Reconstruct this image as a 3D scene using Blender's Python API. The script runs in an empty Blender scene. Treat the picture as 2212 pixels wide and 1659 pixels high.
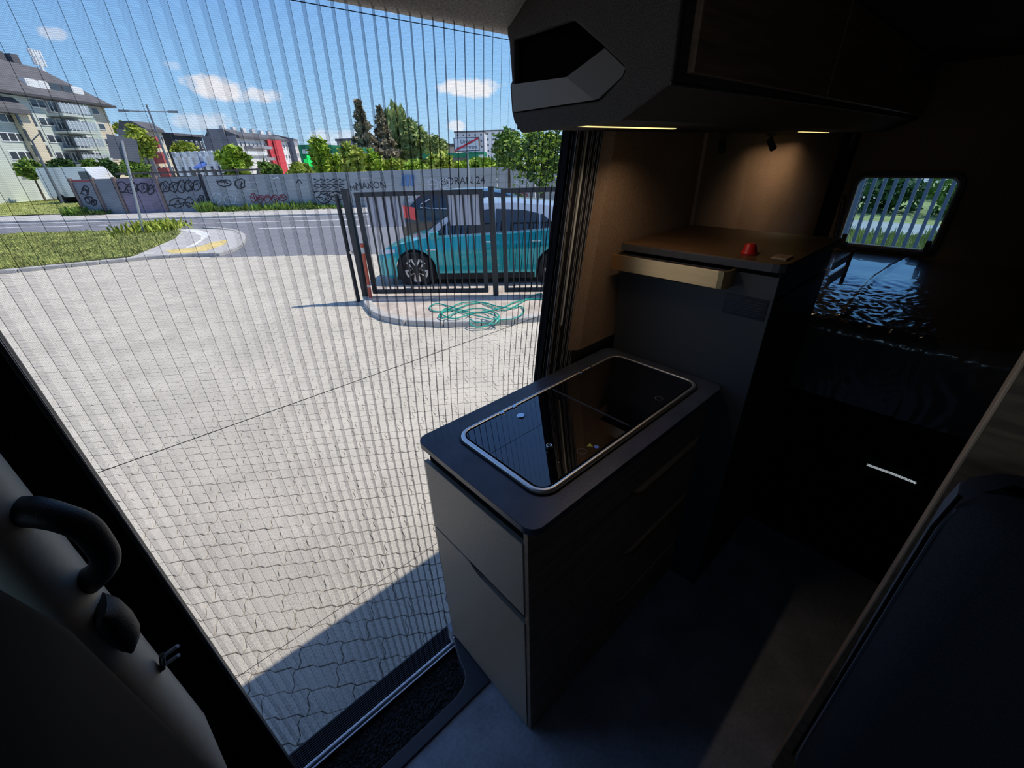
import bpy, math, random
from mathutils import Vector, Matrix
random.seed(11)
sc = bpy.context.scene
COL = sc.collection
PI = math.pi

# ------------------------------------------------------------------ camera
CAM = Vector((0.0, 0.0, 1.62))
YAW, PITCH, ROLL, FPX = 0.848643, 0.502624, -0.0332523, 897.06
ZG = -0.68                                   # street level, the van floor is z = 0
fwd = Vector((math.cos(PITCH)*math.cos(YAW), math.cos(PITCH)*math.sin(YAW), -math.sin(PITCH)))
rgt = fwd.cross(Vector((0, 0, 1))).normalized()
upv = rgt.cross(fwd)
r2 = rgt*math.cos(ROLL) + upv*math.sin(ROLL)
u2 = upv*math.cos(ROLL) - rgt*math.sin(ROLL)
cd = bpy.data.cameras.new('camera')
cam = bpy.data.objects.new('camera', cd)
COL.objects.link(cam)
cam.matrix_world = Matrix(((r2.x, u2.x, -fwd.x, CAM.x), (r2.y, u2.y, -fwd.y, CAM.y), (r2.z, u2.z, -fwd.z, CAM.z), (0, 0, 0, 1)))
cd.sensor_width = 36.0
cd.lens = FPX/2212*36
cd.clip_start = 0.02
cd.clip_end = 600
sc.camera = cam

# ------------------------------------------------------------------ sky, sun, exposure
SUN_EL, SUN_AZ = math.radians(58), math.atan2(-0.50, 0.866)
sund = bpy.data.lights.new('sun', 'SUN')
sund.energy = 5.6
sund.angle = math.radians(0.53)
sund.color = (1.0, 0.93, 0.80)
sun = bpy.data.objects.new('sun', sund)
COL.objects.link(sun)
sun.location = (40, -25, 80)
sdir = Vector((math.cos(SUN_EL)*math.cos(SUN_AZ), math.cos(SUN_EL)*math.sin(SUN_AZ), math.sin(SUN_EL)))
sun.rotation_euler = sdir.to_track_quat('Z', 'Y').to_euler()

world = bpy.data.worlds.new('sky')
sc.world = world
world.use_nodes = True
nt = world.node_tree
nt.nodes.clear()
N = nt.nodes.new
wo = N('ShaderNodeOutputWorld'); bg = N('ShaderNodeBackground'); nt.links.new(bg.outputs[0], wo.inputs[0])
tc = N('ShaderNodeTexCoord'); sep = N('ShaderNodeSeparateXYZ'); nt.links.new(tc.outputs['Generated'], sep.inputs[0])
ramp = N('ShaderNodeValToRGB'); nt.links.new(sep.outputs[2], ramp.inputs[0])
cr = ramp.color_ramp
cr.elements[0].position = 0.0; cr.elements[0].color = (0.62, 0.92, 1.15, 1)
cr.elements[1].position = 1.0; cr.elements[1].color = (0.34, 0.47, 0.76, 1)
e = cr.elements.new(0.12); e.color = (0.40, 0.76, 1.18, 1)
e = cr.elements.new(0.35); e.color = (0.19, 0.46, 1.02, 1)
e = cr.elements.new(0.6); e.color = (0.17, 0.38, 0.90, 1)
# scattered small cumulus over the whole sky, from one noise of the view direction
mp = N('ShaderNodeMapping'); mp.inputs['Scale'].default_value = (3.2, 3.2, 9.0); mp.inputs['Location'].default_value = (0.35, 0.1, 0.55)
nt.links.new(tc.outputs['Generated'], mp.inputs[0])
nz = N('ShaderNodeTexNoise'); nz.inputs['Scale'].default_value = 1.3; nz.inputs['Detail'].default_value = 7; nz.inputs['Roughness'].default_value = 0.58
nt.links.new(mp.outputs[0], nz.inputs['Vector'])
cramp = N('ShaderNodeValToRGB'); nt.links.new(nz.outputs['Fac'], cramp.inputs[0])
cramp.color_ramp.elements[0].position = 0.68; cramp.color_ramp.elements[0].color = (0, 0, 0, 1)
cramp.color_ramp.elements[1].position = 0.78; cramp.color_ramp.elements[1].color = (1, 1, 1, 1)
cloud_fac = cramp.outputs[0]

def cam_dir(px, py):
    return (r2*((px-1106)/FPX) - u2*((py-829.5)/FPX) + fwd)

def add_cloud(prev, px, py, wpx, hpx, amount):
    # one cumulus: a soft patch of the sky round a compass direction and height, frayed by noise
    d = cam_dir(px, py).normalized()
    side = Vector((d.y, -d.x, 0)).normalized(); up = side.cross(d)
    def dotn(v, k):
        vm = N('ShaderNodeVectorMath'); vm.operation = 'DOT_PRODUCT'
        nt.links.new(tc.outputs['Generated'], vm.inputs[0]); vm.inputs[1].default_value = v*k
        return vm.outputs['Value']
    k = FPX
    a = dotn(side, k/wpx); b = dotn(up, k/hpx)
    c = dotn(d, 1.0)
    def m(op, x, y=None):
        q = N('ShaderNodeMath'); q.operation = op
        for i, v in enumerate((x, y)):
            if v is None: continue
            if isinstance(v, (int, float)): q.inputs[i].default_value = v
            else: nt.links.new(v, q.inputs[i])
        return q.outputs[0]
    r = m('ADD', m('MULTIPLY', a, a), m('MULTIPLY', b, b))
    fr = m('GREATER_THAN', c, 0.0)
    n2 = N('ShaderNodeTexNoise'); n2.inputs['Scale'].default_value = 22; n2.inputs['Detail'].default_value = 8; n2.inputs['Roughness'].default_value = 0.62
    nt.links.new(tc.outputs['Generated'], n2.inputs['Vector'])
    f = m('SUBTRACT', m('ADD', -0.85, m('MULTIPLY', n2.outputs['Fac'], 3.6)), r)
    f = m('MULTIPLY', f, 1.5*amount)
    q = N('ShaderNodeMath'); q.operation = 'MULTIPLY'; q.use_clamp = True
    nt.links.new(f, q.inputs[0]); nt.links.new(fr, q.inputs[1])
    return m('MAXIMUM', prev, m('MINIMUM', q.outputs[0], amount))
for args in ((470, 190, 48, 18, .95), (560, 206, 40, 12, .8), (1015, 191, 62, 15, .95), (985, 272, 22, 10, .7), (740, 300, 60, 16, .5),
             (115, 74, 18, 8, .5), (860, 12, 26, 12, .8), (440, 262, 45, 14, .5)):
    cloud_fac = add_cloud(cloud_fac, *args)
mixc = N('ShaderNodeMixRGB'); nt.links.new(cloud_fac, mixc.inputs[0]); nt.links.new(ramp.outputs[0], mixc.inputs[1]); mixc.inputs[2].default_value = (1.15, 1.15, 1.18, 1)
nt.links.new(mixc.outputs[0], bg.inputs[0])
bg.inputs[1].default_value = 1.0
sc.view_settings.view_transform = 'Standard'
sc.view_settings.look = 'None'
sc.view_settings.exposure = 0.0
sc.view_settings.gamma = 1.0
sc.view_settings.use_curve_mapping = False
sc.cycles.transparent_max_bounces = 24
sc.cycles.max_bounces = 10
sc.cycles.diffuse_bounces = 5

# ------------------------------------------------------------------ pixels to places
def on(px, py, axis, val):
    d = cam_dir(px, py); t = (val-CAM[axis])/d[axis]
    return CAM + d*t
def G(px, py, z=ZG): return on(px, py, 2, z)
def AT(px, py, D):
    d = cam_dir(px, py); return CAM + d*(D/math.hypot(d.x, d.y))
ES, EN_ = Vector((0.705, -0.709, 0)), Vector((0.709, 0.705, 0))    # along the street, across it
def EN(s, n, z=ZG): return ES*s + EN_*n + Vector((0, 0, z))

# ------------------------------------------------------------------ materials
MATS = {}
def mat(name, col, rough=0.6, metal=0.0, spec=0.5, var=0.0, vscale=8.0, bump=0.0, bscale=60.0, coat=0.0, emit=None, estr=0.0, speck=0.0, sscale=150.0, wood=0.0, wscale=(1, 12, 12), trans=0.0, aniso=None):
    if name in MATS: return MATS[name]
    m = bpy.data.materials.new(name); m.use_nodes = True; MATS[name] = m
    t = m.node_tree; b = t.nodes['Principled BSDF']
    b.inputs['Base Color'].default_value = (*col, 1); b.inputs['Roughness'].default_value = rough
    b.inputs['Metallic'].default_value = metal; b.inputs['Specular IOR Level'].default_value = spec
    b.inputs['Coat Weight'].default_value = coat
    b.inputs['Transmission Weight'].default_value = trans
    if emit: b.inputs['Emission Color'].default_value = (*emit, 1); b.inputs['Emission Strength'].default_value = estr
    L = t.links.new; n = t.nodes.new
    geo = n('ShaderNodeNewGeometry')
    last = None
    def mult(fac_out, lo, hi, prev):
        mr = n('ShaderNodeMapRange'); mr.inputs['From Min'].default_value = 0.3; mr.inputs['From Max'].default_value = 0.7
        mr.inputs['To Min'].default_value = lo; mr.inputs['To Max'].default_value = hi; L(fac_out, mr.inputs['Value'])
        mx = n('ShaderNodeMixRGB'); mx.blend_type = 'MULTIPLY'; mx.inputs[0].default_value = 1
        if prev is None: mx.inputs[1].default_value = (*col, 1)
        else: L(prev, mx.inputs[1])
        L(mr.outputs[0], mx.inputs[2]); return mx.outputs[0]
    if var:
        z = n('ShaderNodeTexNoise'); z.inputs['Scale'].default_value = vscale; z.inputs['Detail'].default_value = 5; L(geo.outputs['Position'], z.inputs['Vector'])
        last = mult(z.outputs['Fac'], 1-var, 1+var, last)
    if speck:
        z = n('ShaderNodeTexNoise'); z.inputs['Scale'].default_value = sscale; z.inputs['Detail'].default_value = 2; L(geo.outputs['Position'], z.inputs['Vector'])
        last = mult(z.outputs['Fac'], 1-speck, 1+speck, last)
    if wood:
        mp_ = n('ShaderNodeMapping'); mp_.inputs['Scale'].default_value = wscale; L(geo.outputs['Position'], mp_.inputs[0])
        z = n('ShaderNodeTexNoise'); z.inputs['Scale'].default_value = 6; z.inputs['Detail'].default_value = 6; z.inputs['Distortion'].default_value = 0.6; L(mp_.outputs[0], z.inputs['Vector'])
        last = mult(z.outputs['Fac'], 1-wood, 1+wood, last)
    if last is not None: L(last, b.inputs['Base Color'])
    if bump:
        z = n('ShaderNodeTexNoise'); z.inputs['Scale'].default_value = bscale; z.inputs['Detail'].default_value = 4; L(geo.outputs['Position'], z.inputs['Vector'])
        bp = n('ShaderNodeBump'); bp.inputs['Strength'].default_value = bump; bp.inputs['Distance'].default_value = 0.01; L(z.outputs['Fac'], bp.inputs['Height']); L(bp.outputs[0], b.inputs['Normal'])
    return m

# ------------------------------------------------------------------ mesh helpers
WM = {}                                       # world matrix of each linked object
class MB:
    def __init__(s): s.v = []; s.f = []
    def add(s, vs, fs):
        o = len(s.v); s.v += [tuple(p) for p in vs]; s.f += [tuple(i+o for i in q) for q in fs]; return s
    def box(s, x0, x1, y0, y1, z0, z1):
        return s.add([(x0,y0,z0),(x1,y0,z0),(x1,y1,z0),(x0,y1,z0),(x0,y0,z1),(x1,y0,z1),(x1,y1,z1),(x0,y1,z1)],
                     [(3,2,1,0),(4,5,6,7),(0,1,5,4),(1,2,6,5),(2,3,7,6),(3,0,4,7)])
    def obox(s, c, ax, ay, az, hx, hy, hz):
        c, ax, ay, az = Vector(c), Vector(ax).normalized(), Vector(ay).normalized(), Vector(az).normalized()
        P = [c + ax*(i*hx) + ay*(j*hy) + az*(k*hz) for k in (-1, 1) for j, i in ((-1,-1),(-1,1),(1,1),(1,-1))]
        return s.add(P, [(3,2,1,0),(4,5,6,7),(0,1,5,4),(1,2,6,5),(2,3,7,6),(3,0,4,7)])
    def prism(s, pts, vec):                    # closed 3-D polygon pushed along vec
        n = len(pts); vec = Vector(vec); a = [Vector(p) for p in pts]
        return s.add(a + [p+vec for p in a], [tuple(range(n-1, -1, -1)), tuple(range(n, 2*n))] + [(i, (i+1) % n, n+(i+1) % n, n+i) for i in range(n)])
    def rings(s, rings, closed=True, cap=True):
        n = len(rings[0]); vs = [p for r in rings for p in r]; fs = []
        for k in range(len(rings)-1):
            for i in range(n if closed else n-1):
                j = (i+1) % n; fs.append((k*n+i, k*n+j, (k+1)*n+j, (k+1)*n+i))
        if cap and closed:
            fs.append(tuple(range(n-1, -1, -1))); fs.append(tuple((len(rings)-1)*n+i for i in range(n)))
        return s.add(vs, fs)
    def tube(s, pts, r, n=8, cap=True):
        pts = [Vector(p) for p in pts]; R_ = []
        prev = None
        for i, p in enumerate(pts):
            t = (pts[min(i+1, len(pts)-1)] - pts[max(i-1, 0)]).normalized()
            if prev is None:
                a = Vector((0, 0, 1)) if abs(t.z) < 0.9 else Vector((1, 0, 0)); u = t.cross(a).normalized()
            else:
                u = (prev - t*prev.dot(t)).normalized()
            prev = u; w = t.cross(u); rr = r[i] if isinstance(r, (list, tuple)) else r
            R_.append([p + (u*math.cos(2*PI*k/n) + w*math.sin(2*PI*k/n))*rr for k in range(n)])
        return s.rings(R_, True, cap)
    def lathe(s, prof, c=(0,0,0), axis=(0,0,1), n=20, cap=True):   # prof: (radius, height along axis)
        c, a = Vector(c), Vector(axis).normalized()
        u = a.cross(Vector((1,0,0)) if abs(a.x) < 0.9 else Vector((0,1,0))).normalized(); w = a.cross(u)
        return s.rings([[c + a*h + (u*math.cos(2*PI*k/n) + w*math.sin(2*PI*k/n))*r for k in range(n)] for r, h in prof], True, cap)
    def grid(s, P, nu, nv):                    # P(i,j) -> point
        o = [P(i, j) for j in range(nv+1) for i in range(nu+1)]
        return s.add(o, [(j*(nu+1)+i, j*(nu+1)+i+1, (j+1)*(nu+1)+i+1, (j+1)*(nu+1)+i) for j in range(nv) for i in range(nu)])
    def quad(s, a, b, c, d): return s.add([a, b, c, d], [(0,1,2,3)])
    def mesh(s, name, m=None, smooth=False, inv=None):
        me = bpy.data.meshes.new(name)
        vs = s.v if inv is None else [tuple(inv @ Vector(p)) for p in s.v]
        me.from_pydata(vs, [], s.f); me.update()
        if m: me.materials.append(m)
        if smooth:
            me.polygons.foreach_set('use_smooth', [True]*len(me.polygons))
        return me
    def build(s, name, m, parent=None, smooth=False, bevel=0.0, seg=2, local=False, recalc=True):
        W = WM.get(parent.name, Matrix()) if parent else Matrix()
        me = s.mesh(name, m, smooth, None if local or parent is None else W.inverted())
        if recalc:
            import bmesh
            b = bmesh.new(); b.from_mesh(me); bmesh.ops.recalc_face_normals(b, faces=b.faces); b.to_mesh(me); b.free()
        o = bpy.data.objects.new(name, me); COL.objects.link(o)
        if parent: o.parent = parent
        WM[o.name] = W if parent else Matrix()
        if bevel:
            md = o.modifiers.new('edge', 'BEVEL'); md.width = bevel; md.segments = seg; md.limit_method = 'ANGLE'; md.angle_limit = math.radians(35)
        if smooth:
            try: me.set_sharp_from_angle(angle=math.radians(40))
            except Exception: pass
        return o

def link_copy(src, name, parent, W):           # another object that shares src's mesh data
    o = bpy.data.objects.new(name, src.data); COL.objects.link(o); o.parent = parent
    o.matrix_local = W; WM[o.name] = W
    return o
def thing(name, label, cat, loc=(0,0,0), rotz=0.0, group=None):
    o = bpy.data.objects.new(name, None); COL.objects.link(o); o.empty_display_size = 0.1
    o.location = loc; o.rotation_euler = (0, 0, rotz)
    WM[o.name] = Matrix.Translation(Vector(loc)) @ Matrix.Rotation(rotz, 4, 'Z')
    return tag(o, label, cat, group)
def tag(o, label, cat, group=None):
    o['label'] = label; o['category'] = cat
    if group: o['group'] = group
    return o
def struct(o, label=None):
    o['kind'] = 'structure'
    if label: o['label'] = label
    return o
def text(body, name, m, parent, origin, xdir, updir, size, align='CENTER', extrude=0.0, squash=1.0):
    cu = bpy.data.curves.new(name, 'FONT'); cu.body = body; cu.size = size; cu.align_x = align; cu.align_y = 'CENTER'; cu.extrude = extrude
    tmp = bpy.data.objects.new(name, cu); cu.materials.append(m)
    me = bpy.data.meshes.new_from_object(tmp); bpy.data.objects.remove(tmp)
    o = bpy.data.objects.new(name, me); COL.objects.link(o)
    x = Vector(xdir).normalized(); u = Vector(updir).normalized(); z = x.cross(u)
    M = Matrix(((x.x*squash, u.x, z.x, origin[0]), (x.y*squash, u.y, z.y, origin[1]), (x.z*squash, u.z, z.z, origin[2]), (0,0,0,1)))
    W = WM.get(parent.name, Matrix()) if parent else Matrix()
    if parent: o.parent = parent
    o.matrix_local = W.inverted() @ M
    return o
def rrect(x0, x1, y0, y1, r, n=6):
    out = []
    for cx, cy, a in ((x1-r, y1-r, 0), (x0+r, y1-r, 90), (x0+r, y0+r, 180), (x1-r, y0+r, 270)):
        for k in range(n+1):
            t = math.radians(a + 90*k/n); out.append((cx + r*math.cos(t), cy + r*math.sin(t)))
    return out
def ring_xy(outer, inner, z0, z1):              # flat ring between two outlines with equal counts
    mb = MB(); n = len(outer)
    vs = [(x, y, z0) for x, y in outer] + [(x, y, z1) for x, y in outer] + [(x, y, z1) for x, y in inner] + [(x, y, z0) for x, y in inner]
    fs = []
    for i in range(n):
        j = (i+1) % n
        for k in range(4):
            a, b = k*n, ((k+1) % 4)*n
            fs.append((a+i, a+j, b+j, b+i))
    return mb.add(vs, fs)
# ================================================================== the van: shell
M_dark = mat('black_plastic', (0.016, 0.016, 0.019), 0.5, bump=0.15, bscale=400)
M_felt = mat('dark_felt', (0.082, 0.075, 0.069), 0.95, spec=0.1, speck=0.35, sscale=420, bump=0.2, bscale=500)
M_greyfelt = mat('grey_felt', (0.58, 0.54, 0.50), 0.95, spec=0.1, speck=0.35, sscale=380, bump=0.25, bscale=500)
M_suede = mat('brown_suede', (0.30, 0.20, 0.135), 0.92, spec=0.15, var=0.12, vscale=5, speck=0.25, sscale=350)
M_floor = mat('grey_vinyl_floor', (0.40, 0.43, 0.49), 0.48, var=0.22, vscale=9, speck=0.12, sscale=90)
M_trim = mat('navy_plastic_trim', (0.045, 0.052, 0.072), 0.36, bump=0.05, bscale=900)
M_alu = mat('brushed_aluminium', (0.62, 0.64, 0.68), 0.32, metal=1.0)
M_steel = mat('polished_steel', (0.75, 0.76, 0.78), 0.16, metal=1.0)
M_brown = mat('dark_brown_wood', (0.24, 0.17, 0.12), 0.45, wood=0.35, wscale=(0.6, 10, 14))
M_wall = mat('dark_wall_lining', (0.15, 0.112, 0.085), 0.9, speck=0.3, sscale=300)
M_black = mat('flat_black', (0.004, 0.004, 0.005), 0.85, spec=0.08)
M_body = mat('van_body_paint', (0.02, 0.022, 0.028), 0.3, coat=0.5)

fl = MB()
fl.box(-2.4, 3.35, -.95, .656, -.10, 0).box(.432, 3.35, .656, .93, -.10, 0).box(-2.4, -.62, .656, .93, -.10, 0)
struct(fl.build('floor', M_floor))
struct(MB().box(-.62, .432, .656, .93, -.16, -.088).build('floor', M_black))
struct(MB().box(-2.4, 3.42, -.98, .90, -.42, -.165).build('wall_underbody', M_body))
# headliner, roof, side and end walls
struct(MB().box(-2.4, 3.4, -.92, .74, 1.955, 2.0).build('ceiling', M_felt))
struct(MB().prism([(-2.4, -.98, 1.80), (-2.4, -.84, 1.965), (-2.4, -.5, 2.04), (-2.4, .5, 2.04), (-2.4, .80, 1.975), (-2.4, .84, 1.945), (-2.4, .78, 1.94), (-2.4, .45, 2.0), (-2.4, -.5, 2.0), (-2.4, -.9, 1.80)], (5.9, 0, 0)).build('roof', M_body))
lw = MB(); lw.box(-1.30, 3.4, -.98, -.93, -.2, 1.95).box(-2.4, -1.30, -.98, -.93, -.2, 1.0).box(-2.4, -1.30, -.98, -.93, 1.62, 1.95).box(-2.4, -2.15, -.98, -.93, 1.0, 1.62)  # unseen cab window opening added to let fill daylight in
struct(lw.build('wall_left', M_wall), 'van side wall with an added cab door window opening')
# header felt above the sliding door
hd = MB(); prof = [(.925, 1.868), (.90, 1.866), (.875, 1.872), (.83, 1.90), (.78, 1.93), (.72, 1.952), (.72, 1.975), (.93, 1.95)]
hd.prism([(-.62, y, z) for y, z in prof], (1.5, 0, 0))
struct(hd.build('trim_1', M_greyfelt, smooth=True), 'grey felt lining above the sliding door opening')
# rear part of the door side: suede panel with a slanting front edge and its folded return, dark plinth below
sp = MB(); left = [(1.105, .99), (1.118, 1.08), (1.150, 1.25), (1.185, 1.45), (1.213, 1.58), (1.228, 1.70)]
sp.prism([(x, .876, z) for x, z in left] + [(1.80, .876, 1.70), (1.80, .876, .99)], (0, .03, 0))
struct(sp.build('wall_right', M_suede), 'brown suede panel beside the folded screen')
rt = MB(); a = [(x, .876, z) for x, z in left]; b = [(x-.035, .906, z) for x, z in left]
rt.rings([[p, q, (q[0], q[1]+.02, q[2]), (p[0], p[1]+.03, p[2])] for p, q in zip(a, b)], True, True)
struct(rt.build('trim_2', M_suede), 'suede return at the edge of the door opening')
struct(MB().prism([(1.80, .895, .2), (2.35, .895, .2), (3.27, .765, .2), (3.27, .93, .2), (1.80, .93, .2)], (0, 0, 1.5)).build('wall_right', M_suede), 'brown suede wall behind the tall cabinet')
struct(MB().box(1.06, 3.35, .907, .95, -.1, .99).build('wall_right', M_wall))
struct(MB().box(.99, 3.35, .915, .95, 1.70, 1.96).build('wall_right', M_felt))
struct(MB().box(1.80, 1.83, .862, .90, .9, 1.70).build('trim_3', M_suede))
struct(MB().box(3.255, 3.30, .695, .775, .0, 1.70).build('trim_4', M_black), 'black rear corner post')
# rear door wall with the window opening
rw = MB()
rw.box(3.30, 3.36, .635, .93, 0, 1.96).box(3.30, 3.36, -.95, .205, 0, 1.96).box(3.30, 3.36, .205, .635, 0, 1.085).box(3.30, 3.36, .205, .635, 1.452, 1.96)
struct(rw.build('wall_back', M_wall))
# cab end: dash, unseen windscreen opening sized to let in daylight
cb = MB()
cb.box(-2.45, -2.4, -.95, .93, -.1, 1.05).box(-2.45, -2.4, -.95, .93, 1.62, 1.98).box(-2.45, -2.4, .80, .93, 1.05, 1.62).box(-2.45, -2.4, -.95, -.80, 1.05, 1.62)
struct(cb.build('wall_front', M_wall))
fr = MB(); fr.box(-2.4, -1.55, .90, .95, -.2, 1.0).box(-2.4, -1.55, .86, .91, 1.62, 1.97).box(-1.6, -.60, .88, .95, -.2, 1.96)
struct(fr.build('wall_right', M_wall))
dsh = MB(); dsh.prism([(-2.39, -.92, .0), (-1.7, -.92, .0), (-1.75, -.92, .78), (-1.95, -.92, .98), (-2.39, -.92, 1.04)], (0, 1.77, 0))
tag(dsh.build('dashboard', M_dark, bevel=.02), 'dark dashboard under the windscreen of the van cab', 'dashboard')

# ------------------------------------------------------------------ entrance step: trim frame, mat, aluminium rail, ribbed outer tread
inner = [(.4265, .878), (.405, .825), (.390, .775), (.384, .747), (.372, .724), (.350, .707), (.325, .700), (.30, .698), (-.62, .700)]
pts = [(-.62, .656), (.431, .656), (.4315, .880)] + inner
tr = MB(); tr.prism([(x, y, -.088) for x, y in pts], (0, 0, .096))
struct(tr.build('trim_5', M_trim, bevel=.004, seg=3), 'dark plastic frame round the entrance step')
scr = MB(); scr.lathe([(.004, 0), (.003, .002)], (.4245, .866, .008), n=10); struct(scr.build('trim_5', M_steel))
cpt = MB(); random.seed(3)
nx, ny = 230, 46
def cp(i, j):
    x = -.62 + 1.03*i/nx; y = .694 + .182*j/ny
    return (x + random.uniform(-.0015, .0015), y + random.uniform(-.0015, .0015), -.084 + random.random()*.009)
cpt.grid(cp, nx, ny)
M_carpet = mat('black_loop_carpet', (0.032, 0.030, 0.031), 0.9, speck=0.9, sscale=330)
tag(cpt.build('step_mat', M_carpet, recalc=False), 'black looped carpet mat lying in the entrance step well', 'mat')
rl = thing('screen_rail', 'pale aluminium bottom rail of the insect screen along the step', 'rail', (0, .885, -.085))
for k, (y0, y1, z1) in enumerate(((.874, .880, -.062), (.880, .8885, -.071), (.8885, .897, -.059))):
    MB().box(-.62, .43, y0, y1, -.088, z1).build('rail_ridge', M_alu, rl, bevel=.0012)
tread = MB()
prof = [(.897, -.16)]
for k in range(11):
    y = .899 + k*.0075; zt = -.083 - k*.0009
    prof += [(y, zt-.005), (y+.001, zt), (y+.0042, zt), (y+.0052, zt-.005)]
prof += [(.985, -.098), (.985, -.16)]
tread.prism([(-.62, y, z) for y, z in prof], (1.35, 0, 0))
struct(tread.build('trim_6', mat('ribbed_tread_plastic', (0.022, 0.024, 0.032), 0.5)), 'ribbed black plastic tread outside the screen')
struct(MB().box(-2.4, 3.4, .93, .972, -.42, -.10).build('wall_underbody', M_body))

# ================================================================== kitchen block
M_greyfront = mat('grey_laminate', (0.35, 0.295, 0.235), 0.42, bump=0.10, bscale=260, spec=0.5)
M_oak = mat('oak_grip_edge', (0.80, 0.56, 0.32), 0.5, wood=0.25, wscale=(1, 14, 14))
kc = thing('kitchen_cabinet', 'free-standing kitchen block with grey end panels and dark wooden drawers', 'cabinet', (.86, .67, 0))
MB().box(.445, 1.295, .472, .872, .0, .905).build('body', M_black, kc)
MB().box(.431, .445, .472, .884, .594, .857).build('end_panel', M_greyfront, kc, bevel=.002)
ep = MB(); o = [(.884, .588), (.716, .588), (.700, .585), (.676, .570), (.652, .563), (.472, .560), (.472, .012), (.884, .012)]
ep.prism([(.431, y, z) for y, z in o], (.014, 0, 0)); ep.build('end_door', M_greyfront, kc, bevel=.0015)
MB().box(.434, .604, .457, .472, .006, .905).build('side_stile', M_brown, kc, bevel=.0015)
for k, (z0, z1) in enumerate(((.737, .905), (.470, .733), (.213, .466), (.02, .209))):
    d = MB()
    if k == 0: d.box(.607, 1.297, .457, .472, z0, z1)
    else:
        gx = .866 - .008*(k-1)
        d.prism([(x, .457, z) for x, z in ((.607, z1), (gx, z1), (gx+.066, z1-.052), (1.297, z1-.052), (1.297, z0), (.607, z0))], (0, .015, 0))
    dr = d.build('drawer', M_brown, kc, bevel=.0012)
    if k:
        g = MB(); g.prism([(gx-.002, .461, z1+.001), (gx+.068, .470, z1-.056), (1.296, .470, z1-.056), (1.296, .461, z1+.001)], (0, .008, 0)); g.build('grip', M_oak, dr)
MB().box(.445, 1.295, .50, .86, .902, .922).build('recess', M_black, kc)
# worktop
M_top = mat('slate_worktop', (0.050, 0.060, 0.092), 0.32, var=0.25, vscale=14, speck=0.2, sscale=220, bump=0.05, bscale=300)
wt = MB(); oc = rrect(.4155, 1.296, .423, .885, .034, 8)
wt.prism([(x, y, .922) for x, y in oc if True], (0, 0, .019))
tag(wt.build('worktop', M_top, bevel=.0018), 'dark slate worktop with rounded corners on the kitchen block', 'worktop')
# hob and sink unit
hs = thing('hob_sink_unit', 'black glass hob and sink unit in a steel rim set in the worktop', 'hob', (.87, .646, .941))
M_glass = mat('black_glass_lid', (0.003, 0.003, 0.004), 0.02, spec=1.0, coat=0.6)
M_rub = mat('black_rubber', (0.006, 0.006, 0.006), 0.5)
X0, X1, Y0, Y1 = .500, 1.246, .477, .817
ring_xy(rrect(X0-.004, X1+.004, Y0-.004, Y1+.004, .049, 8), rrect(X0+.004, X1-.004, Y0+.004, Y1-.004, .041, 8), .9412, .9465).build('seal', M_rub, hs, bevel=.001)
mb = MB(); secs = []
for dx, z in ((.0, .943), (.001, .9487), (.0035, .9510), (.0085, .9512), (.0112, .9495), (.0122, .943)):
    secs.append([(x, y, z) for x, y in rrect(X0+dx, X1-dx, Y0+dx, Y1-dx, .045-dx*.6, 8)])
mb.rings(secs, True, False); mb.build('rim', mat('satin_steel_rim', (.82, .84, .87), .40, metal=1.0), hs, smooth=True)
MB().prism([(x, y, .9412) for x, y in rrect(X0+.010, X1-.010, Y0+.010, Y1-.010, .038, 8)], (0, 0, .0015)).build('pan', M_black, hs)
for x0, x1 in ((X0+.0165, .8735), (.8765, X1-.0165)):
    pts = rrect(X0+.0165, X1-.0165, Y0+.0165, Y1-.0165, .030, 8)
    pts = [(min(max(x, x0), x1), y) for x, y in pts]
    out = []
    for p in pts:
        if not out or (abs(p[0]-out[-1][0]) + abs(p[1]-out[-1][1])) > 1e-6: out.append(p)
    ld = MB().prism([(x, y, .9435) for x, y in out], (0, 0, .0055)).build('glass_lid', M_glass, hs, bevel=.0007)
    MB().box(x1-.0015 if x0 < .6 else x0, x1 if x0 < .6 else x0+.0015, Y0+.03, Y1-.03, .9492, .9496).build('lid_edge', mat('ground_glass_edge', (.09, .10, .11), .3), ld)
for x in (.664, .715, 1.035, 1.086):
    MB().box(x-.007, x+.007, .798, .812, .949, .9525).build('hinge_clip', M_steel, hs, bevel=.001)
MB().lathe([(.0125, 0), (.0125, .0015), (.011, .003), (.0, .0035)], (.694, .753, .949), n=24).build('disc_cap', M_steel, hs, smooth=True)
kn = MB().lathe([(.0095, 0), (.0105, .003), (.0095, .006)], (.641, .589, .949), n=24).build('knob', M_rub, hs, smooth=True)
MB().lathe([(.0088, .006), (.0085, .0105), (.0065, .0115), (.0045, .0105), (.0042, .007)], (.641, .589, .949), n=24).build('knob_ring', M_steel, kn, smooth=True)
M_print = mat('grey_print', (.16, .15, .14), .4)
for x, y, r in ((.692, .523, .0125), (1.064, .524, .012)):
    c = [(x + r*math.cos(2*PI*k/32), y + r*math.sin(2*PI*k/32)) for k in range(32)]; ci = [(x + (r-.0012)*math.cos(2*PI*k/32), y + (r-.0012)*math.sin(2*PI*k/32)) for k in range(32)]
    ring_xy(c, ci, .9490, .9494).build('printed_ring', M_print, hs)
MB().prism([(.717, .5265, .949), (.728, .5145, .949), (.733, .5295, .949)], (0, 0, .0005)).build('warning_triangle', mat('warning_yellow', (.55, .48, .04), .5), hs)
MB().lathe([(.0065, 0), (.0065, .0005)], (.733, .508, .949), n=20).build('notice_dot', mat('notice_blue', (.16, .28, .75), .5), hs)

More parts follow.
